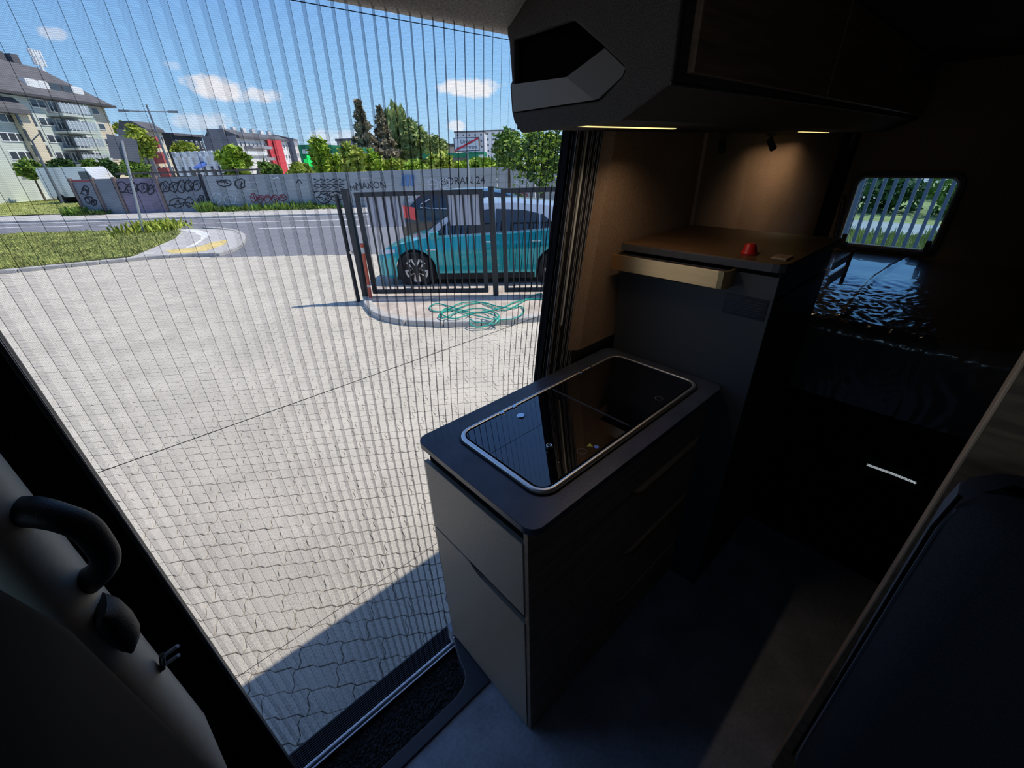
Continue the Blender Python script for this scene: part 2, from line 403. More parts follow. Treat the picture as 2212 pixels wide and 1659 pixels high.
# ================================================================== tall cabinet
M_anth = mat('anthracite_panel', (0.060, 0.062, 0.066), 0.55)
M_walnut = mat('walnut_top', (0.115, 0.062, 0.030), 0.38, wood=0.25, wscale=(10, 1.2, 10))
tf = thing('tall_cabinet', 'tall anthracite cabinet with walnut top and a brass rail beside the bed', 'cabinet', (1.55, .60, 0))
MB().box(1.304, 1.80, .362, .860, 0, 1.318).build('body', M_black, tf)
MB().box(1.298, 1.312, .352, .862, 0, 1.305).build('front_panel', M_anth, tf, bevel=.0015)
MB().box(1.312, 1.80, .352, .362, 0, 1.235).build('side_panel', M_dark, tf, bevel=.0015)
MB().box(1.312, 1.80, .352, .362, 1.242, 1.312).build('side_rail', M_dark, tf, bevel=.0015)
tp = MB(); o = [(1.29, .862), (1.806, .862), (1.806, .340), (1.325, .340), (1.305, .345), (1.294, .358), (1.29, .375)]
tp.prism([(x, y, 1.318) for x, y in o], (0, 0, .0215)); tpo = tp.build('top', M_anth, tf, bevel=.0012)
MB().prism([(x*.998+.003, y*.994+.0035, 1.3395) for x, y in o], (0, 0, .003)).build('walnut_surface', M_walnut, tpo)
M_brass = mat('brushed_brass', (0.86, 0.60, 0.30), 0.36, metal=1.0, wood=0.05, wscale=(30, 1, 60))
br = MB(); path = [(1.236, .86), (1.236, .492), (1.239, .478), (1.248, .469), (1.262, .466), (1.298, .466)]
inn = [(1.243, .86), (1.243, .494), (1.2455, .484), (1.251, .478), (1.262, .475), (1.298, .475)]
br.prism([(x, y, 1.262) for x, y in path + inn[::-1]], (0, 0, .052)); br.build('brass_rail', M_brass, tf, bevel=.0015)
MB().box(1.244, 1.30, .477, .86, 1.268, 1.274).build('rail_floor', M_dark, tf)
for k in range(4):
    y = .66 - k*.034
    MB().box(1.24, 1.262, y-.011, y+.011, 1.2585, 1.2675).build('vent_slot', M_black, tf, bevel=.002)
st = MB().box(1.2962, 1.298, .362, .482, 1.178, 1.240).build('notice_label', mat('dark_notice_film', (.022, .024, .033), .25), tf)
for k in range(6):
    MB().box(1.2958, 1.2963, .368 if k % 2 else .38, .476, 1.187+k*.008, 1.189+k*.008).build('printed_line', mat('dim_print', (.055, .058, .07), .4), st)
# things on the tall cabinet
cap = thing('bottle_cap', 'small red plastic cap standing on the walnut cabinet top', 'cap', (1.372, .470, 1.3425))
M_red = mat('red_plastic', (.60, .018, .014), .35)
MB().lathe([(.022, 0), (.023, .004), (.019, .012), (.016, .026), (.012, .030), (.0, .031)], (1.372, .470, 1.3425), n=22).build('shell', M_red, cap, smooth=True)
MB().box(1.362, 1.40, .452, .476, 1.3425, 1.3465).build('tab', M_red, cap, bevel=.001)
vt = thing('wooden_plug', 'thin wooden plate with slots lying at the cabinet top edge', 'plate', (1.385, .385, 1.3425))
MB().box(1.345, 1.405, .362, .402, 1.3425, 1.3475).build('plate', mat('pale_oak', (.50, .34, .19), .5, wood=.2), vt, bevel=.001)
for k in range(3): MB().box(1.352+k*.018, 1.358+k*.018, .37, .394, 1.3472, 1.3479).build('slot', M_brown, vt)
tl = thing('bed_rail_bracket', 'grey metal bracket between the tall cabinet and the rear window', 'bracket', (1.93, .345, 1.2))
MB().box(1.81, 2.04, .335, .343, 1.18, 1.215).build('arm', M_alu, tl, bevel=.002)
MB().box(1.81, 2.05, .335, .343, 1.235, 1.262).build('arm', M_alu, tl, bevel=.002)
MB().box(2.035, 2.05, .333, .345, 1.14, 1.27).build('upright', M_dark, tl, bevel=.002)

# ================================================================== overhead cabinet with corner nook
oh = thing('overhead_cabinet', 'long dark overhead cabinet with a corner nook above the kitchen', 'cabinet', (.80, .68, 1.67))
P_out = [(.868, 1.690), (.845, 1.667), (.568, 1.672), (.560, 1.674), (.468, 1.720), (.463, 1.730), (.466, 1.952), (.87, 1.952), (.886, 1.875), (.885, 1.855), (.880, 1.845), (.874, 1.772), (.880, 1.767), (.876, 1.712)]
P_body = [(.874, 1.6755), (.572, 1.6755), (.468, 1.722), (.463, 1.732), (.466, 1.952), (.87, 1.952), (.884, 1.875)]
hole = [(.862, 1.846), (.70, 1.849), (.692, 1.848), (.617, 1.797), (.566, 1.760), (.562, 1.752), (.566, 1.744), (.612, 1.714), (.622, 1.711), (.865, 1.709)]
bod = MB(); n = len(P_body)
bod.add([(x, y, z) for x in (.815, 3.26) for y, z in P_body], [tuple(range(n, 2*n))] + [(i, (i+1) % n, n+(i+1) % n, n+i) for i in range(n)])
bod.build('body', M_felt, oh)
# end face: the outline with the hole, triangulated
import bmesh
bm = bmesh.new()
ov = [bm.verts.new((.80, y, z)) for y, z in P_out]; hv = [bm.verts.new((.80, y, z)) for y, z in hole]
for L_ in (ov, hv):
    for i in range(len(L_)): bm.edges.new((L_[i], L_[(i+1) % len(L_)]))
bmesh.ops.triangle_fill(bm, edges=bm.edges[:], use_beauty=True)
ret = bmesh.ops.extrude_face_region(bm, geom=bm.faces[:])
for v in [g for g in ret['geom'] if isinstance(g, bmesh.types.BMVert)]: v.co.x += .016
W = WM[oh.name].inverted()
for v in bm.verts: v.co = W @ v.co
bmesh.ops.recalc_face_normals(bm, faces=bm.faces)
me = bpy.data.meshes.new('end_panel'); bm.to_mesh(me); bm.free(); me.materials.append(M_felt)
eo = bpy.data.objects.new('end_panel', me); COL.objects.link(eo); eo.parent = oh
md = eo.modifiers.new('edge', 'BEVEL'); md.width = .004; md.segments = 3; md.limit_method = 'ANGLE'
nk = MB(); hn = len(hole)
nk.add([(x, y, z) for x in (.805, 1.05) for y, z in hole], [tuple(range(hn, 2*hn))] + [(i, (i+1) % hn, hn+(i+1) % hn, hn+i) for i in range(hn)])
# lip panel: two faces that meet in a crease
M_lip = mat('grey_plastic_lip', (0.185, 0.165, 0.145), 0.6, bump=.05, bscale=800)
crT, crB = (.793, .700, 1.758), (.793, .626, 1.7125)
lip = MB()
cl_ = Vector((crB[1]-crT[1], crB[2]-crT[2])).normalized()
def lipx(y, z, k): v = Vector((y-crT[1], z-crT[2])); return (crT[0] + k*abs(v.x*cl_.y - v.y*cl_.x), y, z)
lip.prism([lipx(.872, 1.765, .055), crT, crB, lipx(.872, 1.711, .055)], (.006, 0, 0))
lip.prism([crT] + [lipx(y, z, .20) for y, z in ((.618, 1.794), (.567, 1.757), (.570, 1.745), (.614, 1.7145))] + [crB], (.006, 0, 0))
lip.build('lip_panel', M_lip, oh)
for x0, x1 in ((.845, 1.62), (1.624, 2.40), (2.404, 3.2)):
    MB().box(x0, x1, .450, .464, 1.738, 1.95).build('door', M_brown, oh, bevel=.002)
MB().tube([(.80, .4665, 1.722), (3.25, .4665, 1.722)], .003, 6).build('edge_bead', M_dark, oh)
# LED strips under the cabinet
M_led = mat('warm_led_diffuser', (.9, .8, .6), .4, emit=(1.0, .76, .28), estr=1.5)
def led(x0, x1, y, label, power, tilt):
    zl = 1.6755
    t = thing('led_strip', label, 'lamp', ((x0+x1)/2, y, zl), group='warm strips under the overhead cabinet')
    MB().box(x0-.01, x1+.01, y-.010, y+.010, zl-.0012, zl+.002).build('housing', M_dark, t, bevel=.001)
    MB().box(x0, x1, y-.006, y+.006, zl-.003, zl-.0010).build('diffuser', M_led, t)
    ld = bpy.data.lights.new('led_glow', 'AREA'); ld.shape = 'RECTANGLE'; ld.size = x1-x0; ld.size_y = .012; ld.energy = power; ld.color = (1.0, .76, .52); ld.spread = math.radians(140)
    lo = bpy.data.objects.new('led_glow', ld); COL.objects.link(lo); lo.parent = t
    lo.matrix_local = WM[t.name].inverted() @ Matrix.Translation(((x0+x1)/2, y, zl-.005)) @ Matrix.Rotation(math.radians(tilt), 4, 'X')
led(.850, 1.275, .713, 'glowing warm light strip over the worktop end', .50, -3)
led(2.33, 2.74, .713, 'short warm light strip over the tall cabinet', .62, 8)
# small black spotlights and clips on a track
def spot(x, y, label, tilt):
    t = thing('reading_spot', label, 'lamp', (x, y, 1.665), group='black fittings under the overhead cabinet')
    MB().box(x-.03, x+.03, y-.008, y+.008, 1.660, 1.668).build('track_plate', M_dark, t)
    MB().tube([(x, y, 1.662), (x, y, 1.640)], .007, 10).build('stem', M_dark, t)
    MB().tube([(x-.006*tilt, y+.004, 1.646), (x+.018*tilt, y-.012, 1.612)], [.011, .013], 12).build('head', M_dark, t)
spot(2.1, .74, 'black swivel spot hanging nearer the bed under the cabinet', 1)
spot(1.66, .74, 'black fitting under the overhead cabinet above the brass rail', -1)
hb = thing('cabinet_catch', 'black catch hanging under the cabinet at the rear post', 'catch', (3.2, .70, 1.66))
MB().box(3.17, 3.24, .69, .71, 1.60, 1.676).build('catch_body', M_dark, hb, bevel=.004)

# ================================================================== bed wrapped in film
bd = thing('bed', 'raised bed wrapped in crinkled transparent film below the rear window', 'bed', (2.5, -.2, 0))
MB().box(1.86, 3.28, -.92, .72, 0, .80).build('base', M_black, bd)
random.seed(5)
from mathutils import noise as mnoise
def film(i, j):
    u, v = i/220, j/160
    y = .72 - 1.62*u
    if v < .16:                               # front drop with a round shoulder
        a = v/.16; x = 1.845; z = .76 + .25*a
    elif v < .26:
        a = (v-.16)/.10*PI/2; x = 1.845 + .05*(1-math.cos(a)); z = 1.01 + .05*math.sin(a)
    else:
        a = (v-.26)/.74; x = 1.895 + 1.38*a; z = 1.06 + .012*math.sin(a*PI)
    p = Vector((x*7, y*5, z*7))
    fr_ = max(.06, min(1, (2.75-x)/.7)) * (.55 + .45*max(0, min(1, (y+.1)*3)) if x > 1.9 else .8)
    q_ = Vector((x*16 + y*10, y*26 - x*9, 2.0)) + Vector((1, 1, 0))*mnoise.noise(p*.8)*2.2
    w = ((1-abs(mnoise.noise(q_)))**5*.0065 + (1-abs(mnoise.noise(q_*2.1 + Vector((5, 2, 1)))))**6*.0035)*fr_ + mnoise.noise(p*.6)*.004 + .010*math.exp(-((y-.285-.02*math.sin(x*3))/.012)**2)*(1 if x > 1.9 else 0)
    return (x - w*.3, y, z + w - .012)
M_film = mat('clear_film_over_fabric', (.075, .065, .056), .25, coat=1.0, bump=.15, bscale=45, spec=.6)
MB().grid(film, 220, 160).build('film_cover', M_film, bd, smooth=True)
gr = thing('vent_grille', 'perforated strip with glowing dots standing for daylight under the bed', 'grille', (1.85, -.045, .53))
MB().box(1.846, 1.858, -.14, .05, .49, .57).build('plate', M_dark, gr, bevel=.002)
M_vl = mat('painted_hole_glow', (.9, .95, 1), .5, emit=(.85, .95, 1.0), estr=.8)
dots = MB()  # glowing dots stand for daylight through the holes; nothing shines behind
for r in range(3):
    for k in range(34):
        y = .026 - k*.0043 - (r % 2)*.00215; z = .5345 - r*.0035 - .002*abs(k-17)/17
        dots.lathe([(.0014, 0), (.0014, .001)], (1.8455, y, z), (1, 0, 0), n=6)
dots.build('glowing_dots', M_vl, gr, recalc=False)['kind'] = 'stuff'

# ================================================================== rear window
win = struct(bpy.data.objects.new('window_1', None), 'tinted rear door window with rounded corners'); COL.objects.link(win)
win.location = (3.3, .42, 1.085); WM[win.name] = Matrix.Translation(win.location)
WY0, WY1, WZ0, WZ1 = .200, .640, 1.080, 1.458
fo = rrect(WY0-.022, WY1+.022, WZ0-.022, WZ1+.022, .068, 7); fi = rrect(WY0, WY1, WZ0, WZ1, .05, 7)
rg = ring_xy(fo, fi, 0, 1); rg.v = [(3.285 + z*.03, x, y) for x, y, z in rg.v]
rg.build('frame', M_dark, win, bevel=.003)
fi2 = rrect(WY0+.010, WY1-.010, WZ0+.010, WZ1-.010, .042, 7)
rg = ring_xy(fi, fi2, 0, 1); rg.v = [(3.305 + z*.01, x, y) for x, y, z in rg.v]
rg.build('inner_seal', mat('pale_window_seal', (.35, .42, .48), .3), win)
gm = bpy.data.materials.new('tinted_acrylic'); gm.use_nodes = True; t = gm.node_tree; t.nodes.clear()
o_ = t.nodes.new('ShaderNodeOutputMaterial'); mx = t.nodes.new('ShaderNodeMixShader'); tb = t.nodes.new('ShaderNodeBsdfTransparent'); gb = t.nodes.new('ShaderNodeBsdfGlossy'); frn = t.nodes.new('ShaderNodeFresnel')
tb.inputs[0].default_value = (.58, .70, .78, 1); gb.inputs['Roughness'].default_value = .03; frn.inputs[0].default_value = 1.35
t.links.new(frn.outputs[0], mx.inputs[0]); t.links.new(tb.outputs[0], mx.inputs[1]); t.links.new(gb.outputs[0], mx.inputs[2]); t.links.new(mx.outputs[0], o_.inputs[0])
pn = MB().prism([(3.312, y, z) for y, z in fi], (.004, 0, 0)).build('pane', gm, win)
MB().tube([(3.27, .655, 1.09), (3.27, .675, 1.36)], .008, 8).build('stay_arm', M_dark, win)
MB().tube([(3.262, .648, 1.09), (3.262, .668, 1.33)], .0035, 8).build('stay_rod', M_steel, win)
for y in (.605, .222):
    h = MB(); h.box(3.265, 3.285, y-.012, y+.012, 1.098, 1.145).box(3.262, 3.28, y-.026, y+.01, 1.085, 1.10); h.build('latch', M_dark, win, bevel=.003)

# ================================================================== bench seat and wooden partition
M_fab = mat('charcoal_fabric', (.026, .028, .036), .92, spec=.2, bump=.25, bscale=700, speck=.3, sscale=500)
M_fab2 = mat('door_lit_fabric', (.16, .165, .21), .9, spec=.2, bump=.2, bscale=700)  # paler blue-grey puts the door light into the backrest side
bs = thing('bench_seat', 'charcoal fabric bench seat with a tall backrest facing the cab', 'seat', (.70, -.45, 0))
bk = MB(); secs = []
for z, x0, x1, yl in ((.40, .66, .86, -.110), (.46, .64, .88, -.100), (.75, .655, .88, -.096), (1.0, .68, .88, -.094), (1.13, .695, .88, -.094), (1.165, .70, .875, -.098), (1.185, .72, .865, -.112), (1.192, .76, .84, -.14)):
    secs.append([(x, y, z) for x, y in rrect(x0, x1, -.92, yl, .055, 5)])
bk.rings(secs); bko = bk.build('backrest', M_fab, bs, smooth=True)
sd = MB(); sp2 = []
for z, x0, x1, yl in ((.42, .715, .80, -.104), (.75, .715, .81, -.0965), (1.0, .735, .82, -.0945), (1.12, .745, .83, -.0945), (1.16, .75, .83, -.099)):
    sp2.append([(x0, yl+.0005, z), (x0, yl+.004, z), (x1, yl+.004, z), (x1, yl+.0005, z)])
sd.rings(sp2).build('lit_side_strip', M_fab2, bko)
MB().tube([(.712, -.092, .44), (.712, -.088, .75), (.732, -.0865, 1.0), (.742, -.0865, 1.12), (.755, -.094, 1.18)], .0028, 6).build('seam', M_black, bko)
cu = MB(); cu.rings([[(x, y, z) for x, y in rrect(.16+d, .70, -.92, -.13-d, .05, 5)] for z, d in ((.30, .01), (.34, 0), (.44, 0), (.465, .015), (.472, .045))]); cu.build('seat_cushion', M_fab, bs, smooth=True)
MB().box(.22, .86, -.92, -.16, 0, .31).build('seat_box', M_dark, bs, bevel=.01)
for k, (px, py) in enumerate(((1908, 1620), (1936, 1650))):  # pale slivers paint the highlights of the seat belt buckles
    p = on(px, py, 2, .474)
    MB().obox(p, (.6, .5, .3), (-.5, .6, 0), (0, 0, 1), .012, .0016, .0008).build('buckle_glint', mat('buckle_highlight', (.30, .28, .26), .6), bs)
wp = thing('wooden_partition', 'oak-edged wooden partition panel behind the bench seat', 'partition', (.92, -.5, 0))
M_wood = mat('brown_wood_grain', (.20, .125, .070), .5, wood=.4, wscale=(8, 1, 9))
M_oakedge = mat('oak_edge_band', (.62, .40, .25), .45, wood=.25, wscale=(9, 9, 1.2))
MB().box(.898, .945, -.925, -.094, 0, 1.93).build('panel', M_wood, wp)
MB().box(.898, .945, -.094, -.0895, 0, 1.93).build('edge_band', M_oakedge, wp, bevel=.001)

# ================================================================== cab side: pillar trim, grab handle, front seat
M_beige = mat('pale_grey_trim', (.88, .83, .71), .5, bump=.05, bscale=500)
struct(MB().prism([(-.205, .890, -.1), (-.175, .890, -.1), (-.167, .892, -.1), (-.167, .93, -.1), (-.60, .95, -.1), (-.60, .890, -.1)], (-.016, -.0, 2.05)).build('trim_7', M_black), 'black door post between the screen and the cab')
pt = MB(); secs = []
for z in [.25 + .1*k for k in range(17)]:
    w = .030 if z > .55 else .03*max(.15, (z-.2)/.35)
    secs.append([(-.262 + .040*math.cos(a)*(w/.03), .805 - .060*math.sin(a)*(w/.03), z) for a in [PI*(k-3)/12 for k in range(16)]])
pt.rings(secs, False, False); pt.v += []; pto = pt.build('trim_8', M_beige, smooth=True)
struct(pto, 'pale grey pillar cover next to the grab handle')
gh = thing('grab_handle', 'black curved grab handle on the pale pillar cover', 'handle', (-.25, .80, 1.1))
hp = [on(20, 1105, 1, .80), on(75, 1106, 1, .765), on(130, 1118, 1, .745), on(180, 1138, 1, .74), on(212, 1172, 1, .74), on(228, 1205, 1, .745), on(215, 1235, 1, .765), on(180, 1262, 1, .80)]
hq = []; hr = []; rad_ = [.022, .021, .019, .019, .018, .018, .019, .023]
for i in range(len(hp)-1):
    p0, p1, p2, p3 = hp[max(i-1, 0)], hp[i], hp[i+1], hp[min(i+2, len(hp)-1)]
    for q in range(5):
        t_ = q/5; hq.append(.5*((2*p1) + (p2-p0)*t_ + (2*p0-5*p1+4*p2-p3)*t_*t_ + (3*p1-p0-3*p2+p3)*t_**3)); hr.append(rad_[i]*(1-t_) + rad_[i+1]*t_)
hq.append(hp[-1]); hr.append(rad_[-1])
MB().tube(hq, hr, 20).build('bar', M_dark, gh, smooth=True)
bl = thing('belt_hook', 'small blue-grey steel loop hook on the pillar cover', 'hook', (-.22, .79, .76))
c = on(357, 1425, 1, .785); ux = (on(385, 1405, 1, .775)-c); uz = Vector((0, 0, 1)); vx = Vector((-.3, -.2, -1)).normalized()*.010
loop = [c - vx*.2, c - vx, c - vx + ux*.9, c - vx*.6 + ux*1.05]
MB().tube([c+ux*1.0-vx, c-vx, c-vx*.6-ux*.15, c+vx*.6-ux*.15, c+vx, c+ux*1.0+vx], .0036, 8).build('loop', mat('blue_grey_steel', (.45, .52, .64), .35), bl, smooth=True)
MB().obox(c-ux*.25, ux, vx, (0, 1, 0), .006, .016, .004).build('plate', M_dark, bl)
fs_ = thing('cab_seat', 'black cab seat backrest filling the dark corner below the grab handle', 'seat', (-.55, .45, 0))
bk = MB(); secs = []
for z, d in ((.30, .03), (.36, .0), (.7, .004), (.95, .012), (1.16, .02), (1.25, .04), (1.29, .08)):
    secs.append([(x, y, z) for x, y in rrect(-.75+d, -.186-d*.35, .12+d, .62-d, .06, 5)])
bk.rings(secs).build('backrest', M_black, fs_, smooth=True)
MB().box(-.9, -.30, .14, .62, 0, .32).build('seat_base', M_black, fs_, bevel=.03)

bg_ = thing('belt_guide', 'black seat belt guide on the pillar cover between handle and hook', 'belt guide', on(250, 1340, 1, .77))
c_ = on(252, 1345, 1, .765); bgm = MB(); secs = []
for q, rx in ((-.050, .008), (-.042, .016), (-.03, .020), (0, .022), (.03, .019), (.042, .012), (.048, .006)):
    secs.append([(c_.x + rx*math.cos(a), c_.y + .03*math.sin(a), c_.z + q) for a in [2*PI*k/24 for k in range(24)]])
bgm.rings(secs).build('cover', M_dark, bg_, smooth=True)
# ================================================================== pleated insect screen
isr = thing('insect_screen', 'black pleated insect screen drawn across the sliding door opening', 'screen', (.4, .897, -.06))
mm = bpy.data.materials.new('fine_black_mesh'); mm.use_nodes = True; t = mm.node_tree; t.nodes.clear()
o_ = t.nodes.new('ShaderNodeOutputMaterial'); tb = t.nodes.new('ShaderNodeBsdfTransparent'); t.links.new(tb.outputs[0], o_.inputs[0])
# woven threads of real thickness close up when seen at a slant: clear share = open share ^ (1 / cos of the slant)
geo = t.nodes.new('ShaderNodeNewGeometry')
dp = t.nodes.new('ShaderNodeVectorMath'); dp.operation = 'DOT_PRODUCT'; t.links.new(geo.outputs['Normal'], dp.inputs[0]); t.links.new(geo.outputs['Incoming'], dp.inputs[1])
def mth(op, a, b=None, clamp=False):
    q = t.nodes.new('ShaderNodeMath'); q.operation = op; q.use_clamp = clamp
    for i, v in enumerate((a, b)):
        if v is None: continue
        if isinstance(v, (int, float)): q.inputs[i].default_value = v
        else: t.links.new(v, q.inputs[i])
    return q.outputs[0]
cosv = mth('MAXIMUM', mth('ABSOLUTE', dp.outputs['Value']), 0.03)
# woven threads: darker lines on a 2.2 mm grid
sp = t.nodes.new('ShaderNodeSeparateXYZ'); t.links.new(geo.outputs['Position'], sp.inputs[0])
def thread(v, pitch):
    fr_ = mth('FRACT', mth('MULTIPLY', v, 1/pitch)); return mth('LESS_THAN', fr_, 0.22)
th = mth('MAXIMUM', thread(sp.outputs[0], .0016), thread(sp.outputs[2], .0022))
openness = mth('SUBTRACT', 0.85, mth('MULTIPLY', th, 0.21))
T = mth('POWER', openness, mth('DIVIDE', 1.0, cosv))
cmb = t.nodes.new('ShaderNodeCombineColor'); t.links.new(T, cmb.inputs[0]); t.links.new(T, cmb.inputs[1]); t.links.new(mth('POWER', openness, mth('DIVIDE', 0.92, cosv)), cmb.inputs[2])
t.links.new(cmb.outputs[0], tb.inputs[0])

PITCHX, DEPTH = .0220, .0142
xs = []; x = -.158; k = 0
zz = [-.058 + 1.95*i/26 for i in range(27)]
npl = 2*int((0.955+.158)/PITCHX)
fab = MB()
def col(k, z):
    f = k/npl
    lean = f**2*.115*max(0, (z-.95)/.72)**1.0 + f*.0
    wob = .0016*math.sin(z*3.1 + k*.05) + .004*math.sin(max(0, z-1.0)*2.6)*f
    lead = -.018*(1-f)**3*(z+.06)/1.95
    return (-.160 + k*PITCHX/2 + lean + lead + wob*min(1, f*12), .897 + (DEPTH/2 if k % 2 else -DEPTH/2), z)
fab.grid(lambda i, j: col(i, zz[j]), npl, 26)
fab.build('pleated_mesh', mm, isr, recalc=False)
M_crease = mat('pressed_crease', (.012, .012, .014), .7)
for k in range(1, npl, 2):
    MB().tube([col(k, z) for z in zz], .00026, 4, False).build('crease', M_crease, isr, recalc=False)
M_cord = mat('black_cord', (.006, .006, .007), .7)
xe = -.158 + npl*PITCHX/2
for z in (1.163, .497, 1.852):
    MB().tube([(-.165, .897, z), (.4, .897, z), (1.0, .897, z)], .00075, 5).build('tension_cord', M_cord, isr)
# leading edge profile at the cab end
MB().prism([(-.166, .886, -.06), (-.158, .886, -.06), (-.158, .910, -.06), (-.166, .910, -.06)], (-.016, -.004, 1.95)).build('leading_profile', M_dark, isr, bevel=.001)
MB().tube([(-.1585, .884, -.06), (-.1745, .880, 1.89)], .0012, 6).build('edge_strip', M_alu, isr)
# folded pack of pleats and channel profiles at the rear post, leaning with the van wall
M_fold = mat('folded_black_mesh', (.020, .020, .023), .55)
M_foldglint = mat('fold_glint', (.34, .34, .36), .4)  # pale grey lines paint the glints along the black folds
Z_ = [-.06, .3, .6, .80, .93, 1.05, 1.2, 1.35, 1.5, 1.60, 1.70, 1.86]
def lean_x(z, f):
    a = .912 + .145*max(0, min(1, (z-.75)/.95))**1.15
    b = 1.080 + .125*max(0, min(1, (z-.85)/.85))**1.1
    return a + (b-a)*f
prof = [(0, .897), (.03, .902), (.06, .889), (.10, .889), (.12, .900), (.30, .902), (.32, .893), (.36, .893), (.38, .905), (.55, .905), (.57, .896), (.61, .896), (.63, .908), (.72, .908), (.74, .898), (.78, .898), (.80, .908), (.88, .908), (.90, .900), (.95, .900), (.97, .912), (1.0, .912)]
pk = MB(); pk.grid(lambda i, j: (lean_x(Z_[j], prof[i][0]), prof[i][1], Z_[j]), len(prof)-1, len(Z_)-1)
pk.build('folded_pack', M_fold, isr, recalc=False)
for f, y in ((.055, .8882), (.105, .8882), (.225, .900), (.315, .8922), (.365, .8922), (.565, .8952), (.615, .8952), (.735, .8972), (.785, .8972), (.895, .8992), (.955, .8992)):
    MB().tube([(lean_x(z, f), y, z) for z in Z_[3:]], .0011, 5).build('glint_line', M_foldglint, isr)
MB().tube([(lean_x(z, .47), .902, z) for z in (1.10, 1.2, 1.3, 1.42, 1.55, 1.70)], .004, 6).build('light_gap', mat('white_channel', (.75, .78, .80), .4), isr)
for f, z in ((.20, 1.50), (.20, 1.40), (.21, 1.24), (.20, 1.13), (.2, 1.04), (.2, .965)):
    s_ = MB().lathe([(.0065, 0), (.006, .003), (.003, .004)], (lean_x(z, f), .9005, z), (0, -1, 0), n=14).build('screw', M_steel if z > 1.3 else M_fold, isr, smooth=True)
struct(MB().prism([(.90, .915, -.1), (1.12, .915, -.1), (1.12, .95, -.1), (.90, .95, -.1)], (0, 0, .95)).build('trim_9', M_black))
struct(MB().prism([(1.075, .913, z) for z in (.80,)] + [(1.205, .913, 1.75), (1.32, .913, 1.75), (1.32, .913, .80)], (0, .03, 0)).build('trim_9', M_black))
pb = MB(); pb.rings([[(lean_x(z, .05), .914, z), (lean_x(z, 1.0)+.02, .914, z), (lean_x(z, 1.0)+.02, .945, z), (lean_x(z, .05), .945, z)] for z in Z_]); struct(pb.build('trim_9', M_black), 'black door pillar behind the folded screen')
# ================================================================== street: ground surfaces
M_pave = mat('beige_concrete_paver', (.55, .505, .425), .85, var=.10, vscale=2.2, speck=.28, sscale=170, bump=.25, bscale=160)
M_sand = mat('joint_sand', (.26, .24, .21), .95, speck=.3, sscale=200)
M_asph = mat('asphalt', (.20, .205, .225), .9, var=.06, vscale=.8, speck=.2, sscale=90)
M_path = mat('pale_concrete_path', (.50, .485, .46), .9, var=.1, vscale=1.5, speck=.15, sscale=60)
M_kerb = mat('concrete_kerb', (.47, .455, .43), .85, var=.12, vscale=5, speck=.15, sscale=80, bump=.2, bscale=40)
M_white = mat('road_paint_white', (.80, .80, .78), .7, var=.08, vscale=6)
M_yellow = mat('road_paint_yellow', (.72, .56, .22), .8, var=.2, vscale=7)
M_soil = mat('soil_under_grass', (.13, .15, .05), .95, var=.3, vscale=3)
def flat(name, pts, z, m, th=.02):
    return MB().prism([(p[0], p[1], z-th) for p in pts], (0, 0, th)).build(name, m)
struct(flat('ground', [(-90, -60), (140, -60), (140, 160), (-90, 160)], ZG-.05, M_path, .05), 'open street ground')
pv = struct(flat('pavement', [(-7, -8), (9, -8), (9, 6), tuple(EN(-3.5, 11.75)[:2]), tuple(EN(-9.2, 11.8)[:2]), tuple(EN(-10.5, 12.0)[:2]), tuple(EN(-16, 9.0)[:2])], ZG-.007, M_sand, .03), 'forecourt of wavy interlocking concrete pavers')
WM[pv.name] = Matrix()
# one wavy paver: 220 x 110 mm, long edges stepped twice, short edges bent
PL, PW = .2185, .1105
def wave(u):
    f = (u/(PL/2)) % 1.0
    return (-.0075 + .015*f/.72) if f < .72 else (.0075 - .015*(f-.72)/.28)
def jwave(t): return .020*(t-.5)*-1 + .010*math.sin(2*PI*t)
HP = PL/2
def edge_pts(xa, v):
    bp = [xa, xa+PL] + [k*HP + f*HP for k in range(-2, 5) for f in (0, .36, .72) if xa+.004 < k*HP+f*HP < xa+PL-.004]
    return [(x, v + wave(x)) for x in sorted(bp)]
low = edge_pts(jwave(0), 0); up_ = edge_pts(jwave(1), PW)
yl0, yl1 = wave(jwave(0)), wave(jwave(1))
rj = [(PL + jwave(q), PW*q + yl0*(1-q) + yl1*q) for q in (.3, .5, .7)]
lj = [(jwave(q), PW*q + yl0*(1-q) + yl1*q) for q in (.7, .5, .3)]
poly = low + rj + up_[::-1] + lj
def shrink(d, z):                             # true inward offset by d
    n_ = len(poly); out = []
    for i in range(n_):
        p, c, q = Vector(poly[i-1]), Vector(poly[i]), Vector(poly[(i+1) % n_])
        e0, e1 = (c-p).normalized(), (q-c).normalized(); n0, n1 = Vector((-e0.y, e0.x)), Vector((-e1.y, e1.x)); m_ = (n0+n1).normalized()
        k_ = d/max(.45, m_.dot(n0)); out.append((c.x + m_.x*k_, c.y + m_.y*k_, z))
    return out
RINGS = [shrink(.0020, -.012), shrink(.0020, -.0022), shrink(.0042, 0.0)]
nP = len(poly)
PF = [(k*nP+i, k*nP+(i+1) % nP, (k+1)*nP+(i+1) % nP, (k+1)*nP+i) for k in range(2) for i in range(nP)] + [tuple(2*nP+i for i in range(nP))]
PV = [p for r in RINGS for p in r]
ang = math.radians(-36.8); ca, sa = math.cos(ang), math.sin(ang)
O_ = Vector((-.188, 2.439, ZG))
def inside(poly2, x, y):
    c = False; j = len(poly2)-1
    for i in range(len(poly2)):
        if (poly2[i][1] > y) != (poly2[j][1] > y) and x < (poly2[j][0]-poly2[i][0])*(y-poly2[i][1])/(poly2[j][1]-poly2[i][1]) + poly2[i][0]: c = not c
        j = i
    return c
